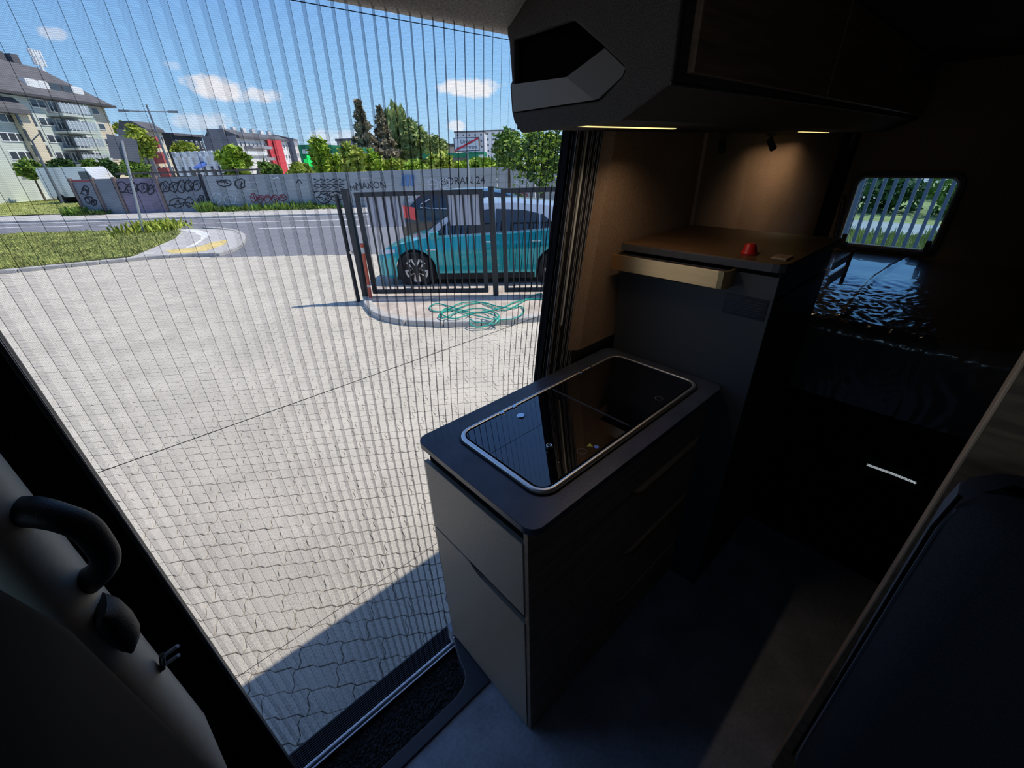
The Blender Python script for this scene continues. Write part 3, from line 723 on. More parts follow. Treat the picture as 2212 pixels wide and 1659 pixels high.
isl_out = [G(794, 647), G(797, 662), G(812, 680), G(835, 691), G(880, 700), G(960, 704), G(1040, 702), G(1110, 697), G(1180, 690)]
ISL = [(p.x, p.y) for p in isl_out] + [(8.6, 1.5), (9.5, 2.6), tuple(EN(-3.5, 8.2)[:2])]
edge = [(-6, .9), (9, .9), (9, 6), tuple(EN(-3.5, 11.7)[:2]), tuple(EN(-9.2, 11.7)[:2]), tuple(EN(-10.5, 11.85)[:2]), tuple(EN(-14.2, 10.0)[:2]), tuple(EN(-16, 9.1)[:2])]
def visible(p, mx=90):
    d = p - CAM; zc = d.dot(fwd)
    if zc < .1: return False
    X = 1106 + FPX*d.dot(r2)/zc; Y = 829.5 - FPX*d.dot(u2)/zc
    return -mx < X < 1260 and -mx < Y < 1659+mx
cells = []
for j in range(-40, 150):
    off = (0, 0, .5, .5)[j % 4]*PL + .004*math.sin(j*1.7)
    for i in range(-70, 70):
        u, v = i*PL + off, j*PW
        cu_, cv_ = u + PL/2, v + PW/2
        x, y = O_.x + ca*cu_ - sa*cv_, O_.y + sa*cu_ + ca*cv_
        if not inside(edge, x, y) or inside(ISL, x, y): continue
        p = Vector((x, y, ZG))
        if visible(p): cells.append(((p-CAM).length, u, v))
cells.sort()
pm = bpy.data.meshes.new('paver'); pm.from_pydata(PV, [], PF); pm.materials.append(M_pave); pm.update()
rnd = random.Random(4)
far = MB()
for idx, (d, u, v) in enumerate(cells):
    x, y = O_.x + ca*u - sa*v, O_.y + sa*u + ca*v
    dz = rnd.uniform(-.0025, .0015)
    if idx < 300:
        o = bpy.data.objects.new('paver', pm); COL.objects.link(o); o.parent = pv
        o.matrix_local = Matrix.Translation((x, y, ZG+dz)) @ Matrix.Rotation(ang + rnd.uniform(-.004, .004), 4, 'Z')
    else:
        b0 = len(far.v)
        far.v += [(x + ca*a - sa*b, y + sa*a + ca*b, ZG + dz + c) for a, b, c in PV]
        far.f += [tuple(q+b0 for q in f) for f in PF]
fo_ = far.build('distant_pavers', M_pave, pv, recalc=False); fo_['kind'] = 'stuff'

# road, footpath, lines
struct(flat('road', [tuple(EN(-60, 16.9)[:2]), tuple(EN(40, 16.9)[:2]), tuple(EN(40, 21.3)[:2]), tuple(EN(-60, 21.6)[:2])], ZG-.005, M_asph), 'asphalt road along the graffiti fence')
apr = [EN(-10.4, 12.0), EN(-9.2, 11.75), EN(-3.5, 11.72), EN(4, 11.7), EN(10, 16.95), EN(-13.5, 16.95), EN(-11, 15.6)]
struct(flat('road', [tuple(p[:2]) for p in apr], ZG-.006, M_asph), 'asphalt mouth of the side road')
struct(flat('path', [tuple(EN(-60, 21.75)[:2]), tuple(EN(40, 21.45)[:2]), tuple(EN(40, 24.2)[:2]), tuple(EN(-60, 24.4)[:2])], ZG+.06, M_path, .1), 'pale footpath below the fence')
kb = thing('road_kerb', 'pale kerb stones along the far side of the road', 'kerb', EN(-6, 21.4))
for k in range(30):
    a, b = EN(-24+k, 21.42, ZG-.03), EN(-23.02+k, 21.42, ZG-.03)
    MB().obox((a+b)/2 + Vector((0, 0, .05)), ES, EN_, (0, 0, 1), .49, .07, .06).build('kerb_stone', M_kerb, kb)
ml = thing('road_marking', 'white dashed and solid lines painted on the road', 'road marking', EN(-10, 19, ZG))
for s0, s1, n_ in ((-30, -21.3, 19.6), (-20.4, -18.9, 19.55), (-17.6, 12, 19.45), (-40, 20, 21.15), (-16.9, -15.4, 19.5)):
    MB().prism([EN(s0, n_, ZG-.005), EN(s1, n_, ZG-.005), EN(s1, n_+.13, ZG-.005), EN(s0, n_+.13, ZG-.005)], (0, 0, .003)).build('stripe', M_white, ml)
for s0, s1, n_ in ((-11.3, 14, 17.3),):
    MB().prism([EN(s0, n_, ZG-.005), EN(s1, n_, ZG-.005), EN(s1, n_+.13, ZG-.005), EN(s0, n_+.13, ZG-.005)], (0, 0, .003)).build('stripe', M_white, ml)
# traffic island nose: paved triangle with white angle and yellow stripe
nose = [G(395, 551), G(470, 551), G(505, 540), G(524, 522), G(523, 508), G(505, 500), G(450, 497), G(395, 497), G(275, 563)]
struct(flat('pavement', [tuple(p[:2]) for p in nose], ZG+.05, M_path, .09), 'paved nose of the grass island')
nk_ = thing('island_marking', 'white angled stripe and yellow stripe painted on the island nose', 'road marking', G(450, 530))
def strip(pts, m, name, par, z=ZG+.05): MB().prism([(p.x, p.y, z) for p in pts], (0, 0, .004)).build(name, m, par)
strip([G(400, 540), G(435, 521), G(436, 513), G(420, 505), G(376, 499), G(378, 496.5), G(430, 500), G(452, 506), G(453, 513), G(420, 535)], M_white, 'white_angle', nk_)
strip([G(356, 545), G(400, 541), G(432, 536), G(462, 526), G(494, 521), G(487, 531), G(445, 546), G(380, 553.5)], M_yellow, 'yellow_stripe', nk_)
ck = thing('nose_kerb', 'curved row of kerb stones round the island nose', 'kerb', G(510, 520))
pp = [G(470, 553), G(497, 545), G(515, 535), G(526, 523), G(526, 510), G(512, 501), G(480, 496), G(440, 494)]
for a, b in zip(pp, pp[1:]):
    d = (b-a).normalized(); MB().obox((a+b)/2 + Vector((0, 0, .0)), d, (-d.y, d.x, 0), (0, 0, 1), (b-a).length/2*.98, .07, .065).build('kerb_stone', M_kerb, ck)
# grass island
gpoly = [G(-160, 604), G(0, 588), G(130, 574), G(290, 557), G(330, 540), G(380, 518), G(392, 504), G(380, 499), G(250, 503), G(0, 511), G(-160, 517)]
gp = struct(flat('ground', [tuple(p[:2]) for p in gpoly], ZG+.07, M_soil, .1), 'soil of the grass island')
gk = thing('grass_kerb', 'weathered kerb stones along the front of the grass island', 'kerb', G(150, 578))
kp = [G(x, y) for x, y in ((-120, 605), (-50, 598), (0, 592), (42, 588), (100, 582), (158, 576.5), (218, 570.5), (275, 565), (322, 560), (370, 556.5), (420, 553.5), (470, 552.5))]
for a, b in zip(kp, kp[1:]):
    d = (b-a).normalized(); MB().obox((a+b)/2 + Vector((0, 0, .0)), d, (-d.y, d.x, 0), (0, 0, 1), (b-a).length/2*.975, .08, .10).build('kerb_stone', M_kerb, gk, bevel=.02)
def grass(name, poly, n, h, mats, label, zb=ZG+.05, w=.02, seed=1):
    rr = random.Random(seed); P2 = [(p[0], p[1]) for p in poly]
    x0, x1 = min(p[0] for p in P2), max(p[0] for p in P2); y0, y1 = min(p[1] for p in P2), max(p[1] for p in P2)
    mb = MB(); c = 0
    while c < n:
        x, y = rr.uniform(x0, x1), rr.uniform(y0, y1)
        if not inside(P2, x, y): continue
        c += 1; a = rr.uniform(0, 2*PI); hh = h*rr.uniform(.5, 1.3)*(1.5 if mnoise.noise(Vector((x*.7, y*.7, 0))) > .25 else 1); l = rr.uniform(-.6, .6)*hh
        dx, dy = math.cos(a)*w*.8, math.sin(a)*w*.8
        mb.add([(x-dx, y-dy, zb), (x+dx, y+dy, zb), (x-dy*l/w+dx*.2, y+dx*l/w, zb+hh)], [(0, 1, 2)])
    o = mb.build(name, mats, recalc=False); o['kind'] = 'stuff'; tag(o, label, 'grass'); return o
M_grass = mat('grass_blades', (.40, .43, .13), .75, var=.4, vscale=1.6, speck=.25, sscale=40)
grass('grass', gpoly, 26000, .07, M_grass, 'sunlit grass on the island beside the forecourt', ZG+.06, .03)
M_lawn = mat('far_lawn', (.38, .40, .13), .9, var=.3, vscale=.5, speck=.25, sscale=9)
for k, (poly_, lab) in enumerate(((([G(-250, 482), G(0, 467), G(100, 462), G(232, 461), G(190, 440), G(150, 430), G(0, 438), G(-250, 452)]), 'lawn beside the fence end'),
                                  (([G(-250, 446), G(0, 432), G(170, 425), G(160, 416), G(0, 422), G(-250, 436)]), 'lawn strip beside the far path'),
                                  (([G(-250, 424), G(0, 412), G(140, 406), G(140, 403), G(0, 406), G(-250, 416)]), 'lawn in front of the parked cars'))):
    struct(flat('lawn', [tuple(p[:2]) for p in poly_], ZG+.02+.01*k, M_lawn), lab)
grass('grass', [G(-120, 476), G(0, 465), G(225, 461), G(185, 440), G(150, 431), G(0, 440), G(-120, 450)], 9000, .07, M_grass, 'rough grass beside the fence end', ZG, .05, 5)

# ================================================================== fence with graffiti
FN = 24.35
M_fence = mat('grey_concrete_panel', (.37, .385, .39), .85, var=.10, vscale=1.0, speck=.1, sscale=40)
M_fence2 = mat('violet_grey_panel', (.25, .21, .27), .85, var=.2, vscale=1.2, speck=.1, sscale=40)
M_fence3 = mat('dark_grey_panel', (.235, .255, .28), .85, var=.12, vscale=1.0, speck=.1, sscale=40)
M_post = mat('rusty_post', (.22, .16, .14), .8)
M_ink = mat('black_spray_paint', (.03, .03, .04), .7)
M_redink = mat('dark_red_spray_paint', (.30, .06, .09), .7)
M_whiteink = mat('pale_spray_paint', (.62, .64, .68), .7)
M_blueink = mat('blue_spray_paint', (.12, .25, .50), .7)
fe = thing('graffiti_fence', 'long grey concrete panel fence covered with graffiti tags', 'fence', EN(-12, FN))
def px_s(px):                                 # place along the fence seen at this picture column
    d = cam_dir(px, 420); dd = Vector((d.x, d.y, 0)); t_ = FN/dd.dot(EN_); return (dd*t_).dot(ES)
FH = 1.80
posts = [px_s(x) for x in (168, 216, 262, 352, 448)]
S_END = 4.0
cuts = posts + [posts[-1] + (S_END-posts[-1])*k/11 for k in range(1, 12)]
for k, (a, b) in enumerate(zip(cuts, cuts[1:])):
    h = FH*(1.02 if k < 2 else 1.0); m = M_fence2 if k == 2 else (M_fence3 if k < 4 else M_fence)
    for q in range(1 if k < 4 else 5):
        nn = 1 if k < 4 else 5
        z0 = ZG + h*q/nn; z1 = ZG + h*(q+1)/nn
        MB().obox((EN(a, FN)+EN(b, FN))/2 + Vector((0, 0, (z0+z1)/2-ZG)), ES, EN_, (0, 0, 1), (b-a)/2-.015, .05 + .004*(q % 2), (z1-z0)/2-(.004 if nn > 1 else 0)).build('panel', m, fe)
for k, s_ in enumerate(posts):
    MB().obox(EN(s_, FN-.04, ZG+FH*.52), ES, EN_, (0, 0, 1), .07, .08, FH*.54).build('post', M_post if k != 4 else M_ink, fe)
MB().obox((EN(posts[0], FN, ZG+FH*.98)+EN(posts[1], FN, ZG+FH*.98))/2, ES, EN_, (0, 0, 1), (posts[1]-posts[0])/2, .07, .03).build('top_rail', mat('red_rail', (.40, .06, .06), .6), fe)
def on_fence(px, py, lift=.062):
    d = cam_dir(px, py); t_ = (FN-lift-CAM.dot(EN_))/d.dot(EN_); return CAM + d*t_
def scribble(pts, m, w=.04, name='graffiti'):
    MB().tube([on_fence(*p) for p in pts], w, 5).build(name, m, fe)
def bubble(px, py, wpx, hpx, m, seed, w=.028):
    rr = random.Random(seed); n_ = 18
    pts = [(px + wpx/2*math.cos(2*PI*i/n_)*rr.uniform(.78, 1.1), py + hpx/2*math.sin(2*PI*i/n_)*rr.uniform(.75, 1.1)) for i in range(n_)]
    scribble(pts + pts[:2], m, w)
    scribble([(px+wpx*rr.uniform(-.35, .35), py+hpx*rr.uniform(-.35, .35)) for _ in range(5)], m, w*.8)
    scribble([(px-wpx*.6, py+hpx*rr.uniform(-.4, .4)), (px-wpx*.2, py+hpx*rr.uniform(-.5, .5)), (px+wpx*.5, py+hpx*rr.uniform(-.5, .5))], m, w*.7)
for k, (px, py, wpx, hpx, m) in enumerate(((262, 405, 26, 24, M_ink), (286, 407, 26, 26, M_ink), (309, 405, 24, 24, M_ink), (325, 410, 16, 20, M_ink),
        (356, 404, 22, 26, M_ink), (375, 403, 18, 24, M_ink), (392, 403, 18, 28, M_ink), (408, 402, 20, 26, M_ink), (425, 401, 18, 24, M_ink),
        (383, 438, 34, 22, M_ink), (409, 437, 18, 22, M_ink), (434, 432, 14, 20, M_ink), (485, 396, 30, 16, M_ink), (519, 397, 24, 22, M_ink),
        (548, 428, 14, 20, M_redink), (563, 430, 14, 18, M_redink), (578, 429, 14, 18, M_redink), (594, 429, 16, 16, M_redink), (611, 427, 18, 14, M_redink),
        (468, 428, 24, 22, M_whiteink), (497, 432, 26, 24, M_whiteink), (184, 412, 16, 20, M_ink), (192, 432, 18, 16, M_ink), (203, 437, 12, 14, M_ink),
        (700, 428, 30, 22, M_ink), (725, 424, 34, 20, M_ink), (935, 398, 22, 26, M_whiteink), (962, 396, 24, 24, M_whiteink), (890, 428, 24, 18, M_whiteink), (1130, 398, 30, 26, M_whiteink), (1120, 425, 40, 18, M_redink))):
    bubble(px, py, wpx, hpx, m, 30+k)
rr = random.Random(9)
for i in range(5):                            # lattice tag in two rows
    for j in range(2):
        x, y = 678+i*13.5, 387+j*15
        scribble([(x, y), (x+12, y+3), (x+1, y+7), (x+12, y+11), (x, y+13)], M_ink, .03)
for i in range(3): scribble([(872+i*10, 378), (870+i*10, 402)], M_blueink, .10)
scribble([(640, 395), (646, 388), (652, 396)], M_ink, .03); scribble([(590, 386), (600, 383), (606, 388)], M_whiteink, .03)
up3 = Vector((0, 0, 1))
for body, px, py, size in (('MAKON', 801, 401, .46), ('ME', 765, 407, .34), ('BORAN 24', 1000, 391, .50)):
    text(body, 'graffiti_lettering', M_ink, fe, on_fence(px, py, .066), ES, up3, size)
# ================================================================== gate island, hose, gate
M_slab = mat('stained_concrete', (.50, .43, .37), .9, var=.25, vscale=3.5, speck=.2, sscale=60)
isl = struct(flat('pavement', [(p[0], p[1]) for p in ISL], ZG+.07, M_slab, .1), 'raised concrete island in front of the gate')
ik = thing('island_kerb', 'rounded kerb stones round the gate island', 'kerb', isl_out[3])
dense = []
for a, b in zip(isl_out, isl_out[1:]):
    n_ = max(1, int((b-a).length/.5)); dense += [a.lerp(b, q/n_) for q in range(n_)]
dense.append(isl_out[-1])
for a, b in zip(dense, dense[1:]):
    d = (b-a).normalized(); MB().obox((a+b)/2 + Vector((0, 0, .03)), d, (-d.y, d.x, 0), (0, 0, 1), (b-a).length/2*.985, .075, .065).build('kerb_stone', M_kerb, ik, bevel=.02)
# green cable thrown on the island in loops
M_hose = mat('green_cable', (.03, .36, .28), .4)
rr = random.Random(21)
def hp(px, py): p = G(px, py, ZG+.08); return p
hz = [(1175, 647), (1140, 648), (1110, 655), (1090, 664), (1060, 672), (1020, 676), (985, 668), (960, 660), (940, 658), (928, 666), (940, 674), (975, 672), (1010, 660), (1040, 655), (1070, 662), (1100, 668), (1125, 664), (1132, 674), (1118, 686), (1090, 690), (1060, 690), (1020, 682), (980, 672), (962, 668), (955, 680), (975, 690), (1000, 686),
      (1030, 676), (1060, 680), (1076, 690), (1072, 702), (1055, 710), (1030, 713), (1016, 709), (1022, 702), (1045, 699), (1070, 694), (1078, 684), (1065, 674), (1035, 668), (1000, 672), (970, 684), (958, 690), (948, 684), (965, 670), (1000, 656), (1035, 654), (1060, 664), (1090, 672), (1130, 652), (1150, 640), (1175, 636)]
pts = []
for i in range(len(hz)-1):
    p0, p1, p2, p3 = (Vector((*hz[max(i-1, 0)], 0)), Vector((*hz[i], 0)), Vector((*hz[i+1], 0)), Vector((*hz[min(i+2, len(hz)-1)], 0)))
    for q in range(5):
        t_ = q/5
        p = .5*((2*p1) + (p2-p0)*t_ + (2*p0-5*p1+4*p2-p3)*t_*t_ + (3*p1-p0-3*p2+p3)*t_**3)
        hgt = .08
        for _ in range(4):
            w = G(p.x, p.y, ZG+hgt); nk2 = min(((w.xy - a_.xy).cross(b_.xy - a_.xy) if False else (w.xy - (a_.xy + (b_.xy-a_.xy)*max(0, min(1, (w.xy-a_.xy).dot(b_.xy-a_.xy)/(b_.xy-a_.xy).length_squared))))).length for a_, b_ in zip(dense, dense[1:]))
            base_h = .078 if inside(ISL, w.x, w.y) else .010
            hgt = base_h if nk2 > .30 else .112 + (base_h-.112)*max(0, (nk2-.10)/.20)
        w.z = ZG + hgt + .010 + .02*abs(mnoise.noise(Vector((i*.7+t_, 3, 1)))); pts.append(w)
tag(MB().tube(pts, .011, 6).build('cable', M_hose, smooth=True), 'tangled green cable lying in loops on the gate island', 'cable')

M_gate = mat('anthracite_gate_paint', (.030, .031, .034), .5)
gA, gB = G(812, 643, ZG+.05), G(1068, 640, ZG+.05)
gd = (gB-gA); gd.z = 0; gd.normalize(); gn = Vector((-gd.y, gd.x, 0))
if gn.dot(Vector((.7, .7, 0))) < 0: gn = -gn
def hit(px, py):                              # point of the gate plane seen here
    d = cam_dir(px, py); t_ = (gA-CAM).dot(gn)/d.dot(gn); return CAM + d*t_
def gs(px, py): return (hit(px, py)-gA).dot(gd)
def gz(px, py): return hit(px, py).z
def gbox(s0, s1, z0, z1, th, off=0.0):
    c = gA + gd*((s0+s1)/2) + gn*off; return MB().obox(Vector((c.x, c.y, (z0+z1)/2)), gd, gn, (0, 0, 1), (s1-s0)/2, th, (z1-z0)/2)
def gate(pxl, pxr, label, bars, name='gate_leaf', zt=None, extra=None):
    s0, s1 = gs(pxl, 520), gs(pxr, 520); zb, zt = ZG+.13, gz(900, 412)
    t_ = thing(name, label, 'gate', gA + gd*((s0+s1)/2))
    f = .035
    gbox(s0, s0+2*f, zb, zt, .03).build('frame_upright', M_gate, t_); gbox(s1-2*f, s1, zb, zt, .03).build('frame_upright', M_gate, t_)
    gbox(s0+2*f, s1-2*f, zt-2*f, zt, .03).build('frame_rail', M_gate, t_); gbox(s0+2*f, s1-2*f, zb, zb+2*f, .03).build('frame_rail', M_gate, t_)
    for k in range(1, bars):
        s_ = s0+2*f + (s1-s0-4*f)*k/bars
        gbox(s_-.0125, s_+.0125, zb+2*f, zt-2*f, .0125).build('bar', M_gate, t_)
    return t_, s0, s1, zb+2*f, zt-2*f
M_sheet = mat('pale_lilac_sheet', (.56, .56, .62), .5)
g1, s0, s1, zb, zt = gate(785, 1049, 'black barred gate leaf carrying two pale sheets in front of the turquoise car', 15)
for pa, pb in ((790, 868), (968, 1040)):
    a, b = gs(pa, 440), gs(pb, 440)
    gbox(max(a, s0+.07), min(b, s1-.07), gz(1000, 487), zt-.01, .003, .022).build('sheet', M_sheet, g1)
gate(1086, 1330, 'black barred fence bay between the gate post and the folded screen', 17, 'fence_bay')
gp_ = thing('gate_post', 'square anthracite post between the gate leaf and the fence bay', 'post', gA + gd*gs(1068, 630))
s_ = gs(1066, 520); gbox(s_-.045, s_+.045, ZG+.05, gz(1066, 404), .045).build('shaft', M_gate, gp_); gbox(s_-.05, s_+.05, gz(1066, 404), gz(1066, 404)+.012, .05).build('cap', M_gate, gp_)
g3 = thing('latch_post', 'tall square post with a padlock at the free end of the gate', 'post', gA + gd*gs(772, 600))
s_ = gs(768, 520); gbox(s_-.05, s_+.05, ZG-.02, gz(760, 409), .05, -.02).build('shaft', M_gate, g3); gbox(s_-.055, s_+.055, gz(760, 409), gz(760, 409)+.012, .055, -.02).build('cap', M_gate, g3)
MB().lathe([(.028, -.012), (.03, 0), (.028, .012)], hit(762, 543)-gn*.09, gn, n=14).build('padlock', M_steel, g3, smooth=True)
g4 = thing('stop_post', 'thin round post standing beside the padlocked gate post', 'post', gA + gd*gs(755, 600))
s_ = gs(750, 520); c = gA + gd*s_ - gn*.05
MB().tube([(c.x, c.y, ZG-.02), (c.x, c.y, gz(745, 418))], .035, 12).build('shaft', M_gate, g4, smooth=True)
rp = thing('reflector_post', 'leaning red and white marker post at the corner of the gate', 'post', hit(803, 640))
a, b = hit(806, 641)-gn*.12, hit(787, 523)-gn*.12; a.z = ZG+.07
M_redp = mat('faded_red_paint', (.52, .10, .055), .6); M_wp = mat('dirty_white_paint', (.62, .58, .54), .6)
for q0, q1, m in ((0, .22, M_redp), (.22, .26, M_wp), (.26, .83, M_redp), (.83, .93, M_wp), (.93, 1.0, M_redp)):
    MB().tube([a.lerp(b, q0), a.lerp(b, q1)], .030, 12).build('band', m, rp, smooth=True)

# ================================================================== cars
M_tyre = mat('tyre_rubber', (.018, .018, .020), .8); M_rim = mat('silver_rim', (.72, .74, .76), .3, metal=.6); M_rimd = mat('black_rim', (.015, .015, .017), .35)
M_cglass = mat('car_glass', (.012, .016, .020), .04, spec=.9, coat=.5)
M_under = mat('car_underside', (.012, .012, .013), .7)
def interp(tab, x):
    if x <= tab[0][0]: return tab[0][1]
    for (a, va), (b, vb) in zip(tab, tab[1:]):
        if x <= b:
            t_ = (x-a)/(b-a); return va + (vb-va)*t_
    return tab[-1][1]
def smooth_tab(tab, x):                       # softened corners
    return (interp(tab, x-.06) + 2*interp(tab, x) + interp(tab, x+.06))/4
def car(name, label, loc, rotz, S, paint, roofm, detail=2):
    # local frame: x from nose to tail, y to the far side, z up from the road
    t_ = thing(name, label, 'car', loc, rotz); W_ = WM[t_.name]
    L, wid, belt, roof, base = S['len'], S['w'], S['belt'], S['roof'], S['base']
    nc = 64 if detail == 2 else 26; nr = 10 if detail == 2 else 5
    f0, f1, R_ = S['fa'], S['ra'], S['wr']
    def w(x): return smooth_tab(S['plan'], x)*wid
    def low(x):
        z = base + (.03 if x < .25 or x > L-.25 else 0)
        for c in (f0, f1):
            d = abs(x-c); ra = R_*1.14
            if d < ra: z = max(z, R_ + math.sqrt(ra*ra-d*d)*.98)
        return z
    xs_ = [L*i/nc for i in range(nc+1)]
    for c in (f0, f1):
        for d in (-1.14*R_, 1.14*R_, -1.1*R_, 1.1*R_, -.8*R_, .8*R_, 0): xs_.append(c+d)
    xs_ = sorted(set(round(v, 4) for v in xs_ if 0 <= v <= L))
    BUL = [(0, .955), (.12, .975), (.45, .985), (.66, 1.0), (.72, 1.0), (.80, .975), (1.0, .945)]
    body = MB(); cols = []
    for x in xs_:
        zt_, zb_, ww = smooth_tab(belt, x), low(x), w(x); c = []
        for side in (-1, 1):
            seg = [(x, side*ww*interp(BUL, ((zb_ + (zt_-zb_)*q/nr)-base)/(zt_-base)), zb_ + (zt_-zb_)*q/nr) for q in range(nr+1)]
            if side == 1:
                crown = [(x, ww*.945*k_/3*1.0, zt_ + .035*(1-abs(k_/3)**2)) for k_ in (-2, -1, 0, 1, 2)]
                c = c + crown + seg[::-1]
            else: c = seg
        cols.append(c)
    n_ = len(cols[0])
    body.add([p for c in cols for p in c], [(i*n_+k_, (i+1)*n_+k_, (i+1)*n_+k_+1, i*n_+k_+1) for i in range(len(cols)-1) for k_ in range(n_-1)] + [tuple(range(n_)), tuple((len(cols)-1)*n_+k_ for k_ in range(n_))])
    bo = body.build('body', paint, t_, smooth=True, local=True)
    MB().box(.42, L-.35, -wid*.9, wid*.9, base-.02, base+.22).build('underside', M_under, t_, local=True)
    MB().box(f0+R_*1.2, f1-R_*1.2, -wid*.985, wid*.985, base-.01, base+.10).build('side_skirt', M_under, t_, local=True)
    # cabin
    ga, gb = S['cab']; ng = 40 if detail == 2 else 16
    def gy(x, z):
        zb_, zr = smooth_tab(belt, x), max(smooth_tab(roof, x), smooth_tab(belt, x)+.004)
        q = max(0, min(1, (z-zb_)/max(.05, (1.0*S['top'])-zb_))); ins = .055 + (S['tumble'])*q**1.35
        return max(.2, w(x)*.945 - ins)
    cab = MB(); cols = []
    for i in range(ng+1):
        x = ga + (gb-ga)*i/ng; zb_ = smooth_tab(belt, x)-.01; zr = max(smooth_tab(roof, x), zb_+.012)
        c = [(x, -gy(x, zb_ + (zr-zb_)*q/6), zb_ + (zr-zb_)*q/6) for q in range(7)]
        ye = gy(x, zr); c += [(x, -ye*(1-k_/4), zr + .05*(1-(1-k_/4)**2)*min(1, (zr-zb_)/.25)) for k_ in range(1, 4)]
        c += [(a, -b, d) for a, b, d in c[::-1]]
        cols.append(c)
    n_ = len(cols[0])
    cab.add([p for c in cols for p in c], [(i*n_+k_, (i+1)*n_+k_, (i+1)*n_+k_+1, i*n_+k_+1) for i in range(ng) for k_ in range(n_-1)])
    cab.build('roof', roofm, t_, smooth=True, local=True)
    # side glass: strip between a lower and an upper outline
    for side in (-1, 1):
        for (xa, xb) in S['panes']:
            g = MB(); m_ = 14
            def P_(i, j):
                x = xa + (xb-xa)*i/m_; zl = max(smooth_tab(belt, x)+.035, 0); zu = interp(S['dlo'], x)
                z = zl + max(0, zu-zl)*j/5
                return (x, side*(gy(x, z)+.007), z)
            g.grid(P_, m_, 5); g.build('side_window', M_cglass, t_, smooth=True, local=True)
    for (xa, xb, nm) in ((S['ws'][0], S['ws'][1], 'windscreen'), (S['rw'][0], S['rw'][1], 'rear_window')):
        g = MB()
        def P_(i, j):
            x = xa + (xb-xa)*i/10; zr = smooth_tab(roof, x); ye = gy(x, zr)*.93
            k_ = -1 + 2*j/8; return (x, ye*k_, zr + .05*(1-k_*k_*.93)*1.0 + .012)
        g.grid(P_, 10, 8); g.build(nm, M_cglass, t_, smooth=True, local=True)
    # wheels
    for c in (f0, f1):
        for side in (-1, 1):
            yy = side*(wid-.115)
            MB().lathe([(R_*.66, -.10), (R_*.93, -.105), (R_, -.075), (R_, .075), (R_*.93, .105), (R_*.66, .10), (R_*.66, -.10)], (c, yy, R_), (0, side, 0), n=32, cap=False).build('tyre', M_tyre, t_, smooth=True, local=True)
            if detail < 2 and side > 0: continue
            rim = MB().lathe([(R_*.70, .02), (R_*.70, .078), (R_*.2, .085), (0.001, .085)], (c, yy, R_), (0, side, 0), n=28).build('rim', M_rimd, t_, smooth=True, local=True)
            sp_ = MB()
            for k_ in range(5):
                for dlt in (-.17, .17):
                    a = 2*PI*k_/5 + .3
                    i0, i1 = a+dlt*.5, a+dlt*2.4
                    q = lambda r, an, h: (c + R_*r*math.cos(an), yy + side*h, R_ + R_*r*math.sin(an))
                    sp_.add([q(.20, i0-.06, .092), q(.20, i0+.06, .092), q(.69, i1+.11, .084), q(.69, i1-.11, .084)], [(0, 1, 2, 3)])
                a = 2*PI*k_/5 + .3 + PI/5
                sp_.add([q(.56, a-.22, .086), q(.56, a+.22, .086), q(.70, a+.27, .082), q(.70, a-.27, .082)], [(0, 1, 2, 3)])
            sp_.build('spokes', M_rim, rim, local=True, recalc=False)
            MB().lathe([(R_*1.13, -.12), (R_*1.13, .015), (R_*1.0, .015)], (c, side*(wid-.10), R_), (0, side, 0), n=28, cap=False).build('wheel_arch', M_under, t_, local=True)
    return t_, w, low, gy, belt
M_teal = mat('turquoise_car_paint', (.015, .46, .52), .25, metal=.25, coat=1.0)
M_roofs = mat('silver_roof', (.55, .60, .64), .25, metal=.5, coat=.6)
hatch = dict(len=4.26, w=.905, base=.19, fa=.85, ra=3.62, wr=.36, top=1.56, tumble=.24, cab=(.98, 4.16),
    belt=[(0, .56), (.06, .66), (.25, .76), (.6, .86), (1.05, .955), (2.0, .985), (3.0, 1.03), (3.7, 1.08), (4.1, 1.06), (4.26, .96)],
    roof=[(.98, .95), (1.45, 1.28), (1.85, 1.47), (2.2, 1.525), (2.8, 1.525), (3.4, 1.47), (3.85, 1.39), (3.98, 1.33), (4.16, 1.08)],
    plan=[(0, .66), (.12, .80), (.4, .93), (.85, .985), (1.5, 1.0), (3.2, 1.0), (3.8, .97), (4.15, .88), (4.26, .80)],
    dlo=[(1.28, 1.02), (1.55, 1.24), (1.9, 1.39), (2.4, 1.435), (3.0, 1.40), (3.35, 1.32), (3.62, 1.10)],
    panes=((1.30, 1.50), (1.53, 2.40), (2.46, 3.28), (3.30, 3.62)), ws=(1.06, 1.80), rw=(3.92, 4.12))
c1, c2 = G(905, 623), G(1200, 619)
cdv = (c2-c1).normalized(); crot = math.atan2(cdv.y, cdv.x); cny = Vector((-cdv.y, cdv.x, 0))
origin = c1 - cdv*.85 + cny*.885; origin.z = ZG
tc_, w_, low_, gy_, belt_ = car('hatchback_car', 'turquoise hatchback car parked behind the barred gate', origin, crot, hatch, M_teal, M_roofs)
y_ = -.905
M_lamp = mat('headlamp_lens', (.80, .84, .88), .2, coat=1.0)
hl = MB(); hl.grid(lambda i, j: (.10+.36*i/6, -(w_(.10+.36*i/6)*(.985-.02*j/3)+.006), .64 + .055*i/6 + (.10-.035*i/6)*j/3), 6, 3); hl.build('headlamp', M_lamp, tc_, smooth=True, local=True)
mr = MB(); mr.rings([[(1.30+.10*s*.6+dx, -.93-.10*q+.0, 1.01+z_) for dx, z_ in ((-.10, 0), (-.06, .075), (.04, .085), (.07, .05), (.06, -.03), (-.05, -.05))] for q, s in ((0, .2), (.4, 0), (1, 0), (1.25, .4))]); mr.build('mirror', M_teal, tc_, smooth=True, local=True)
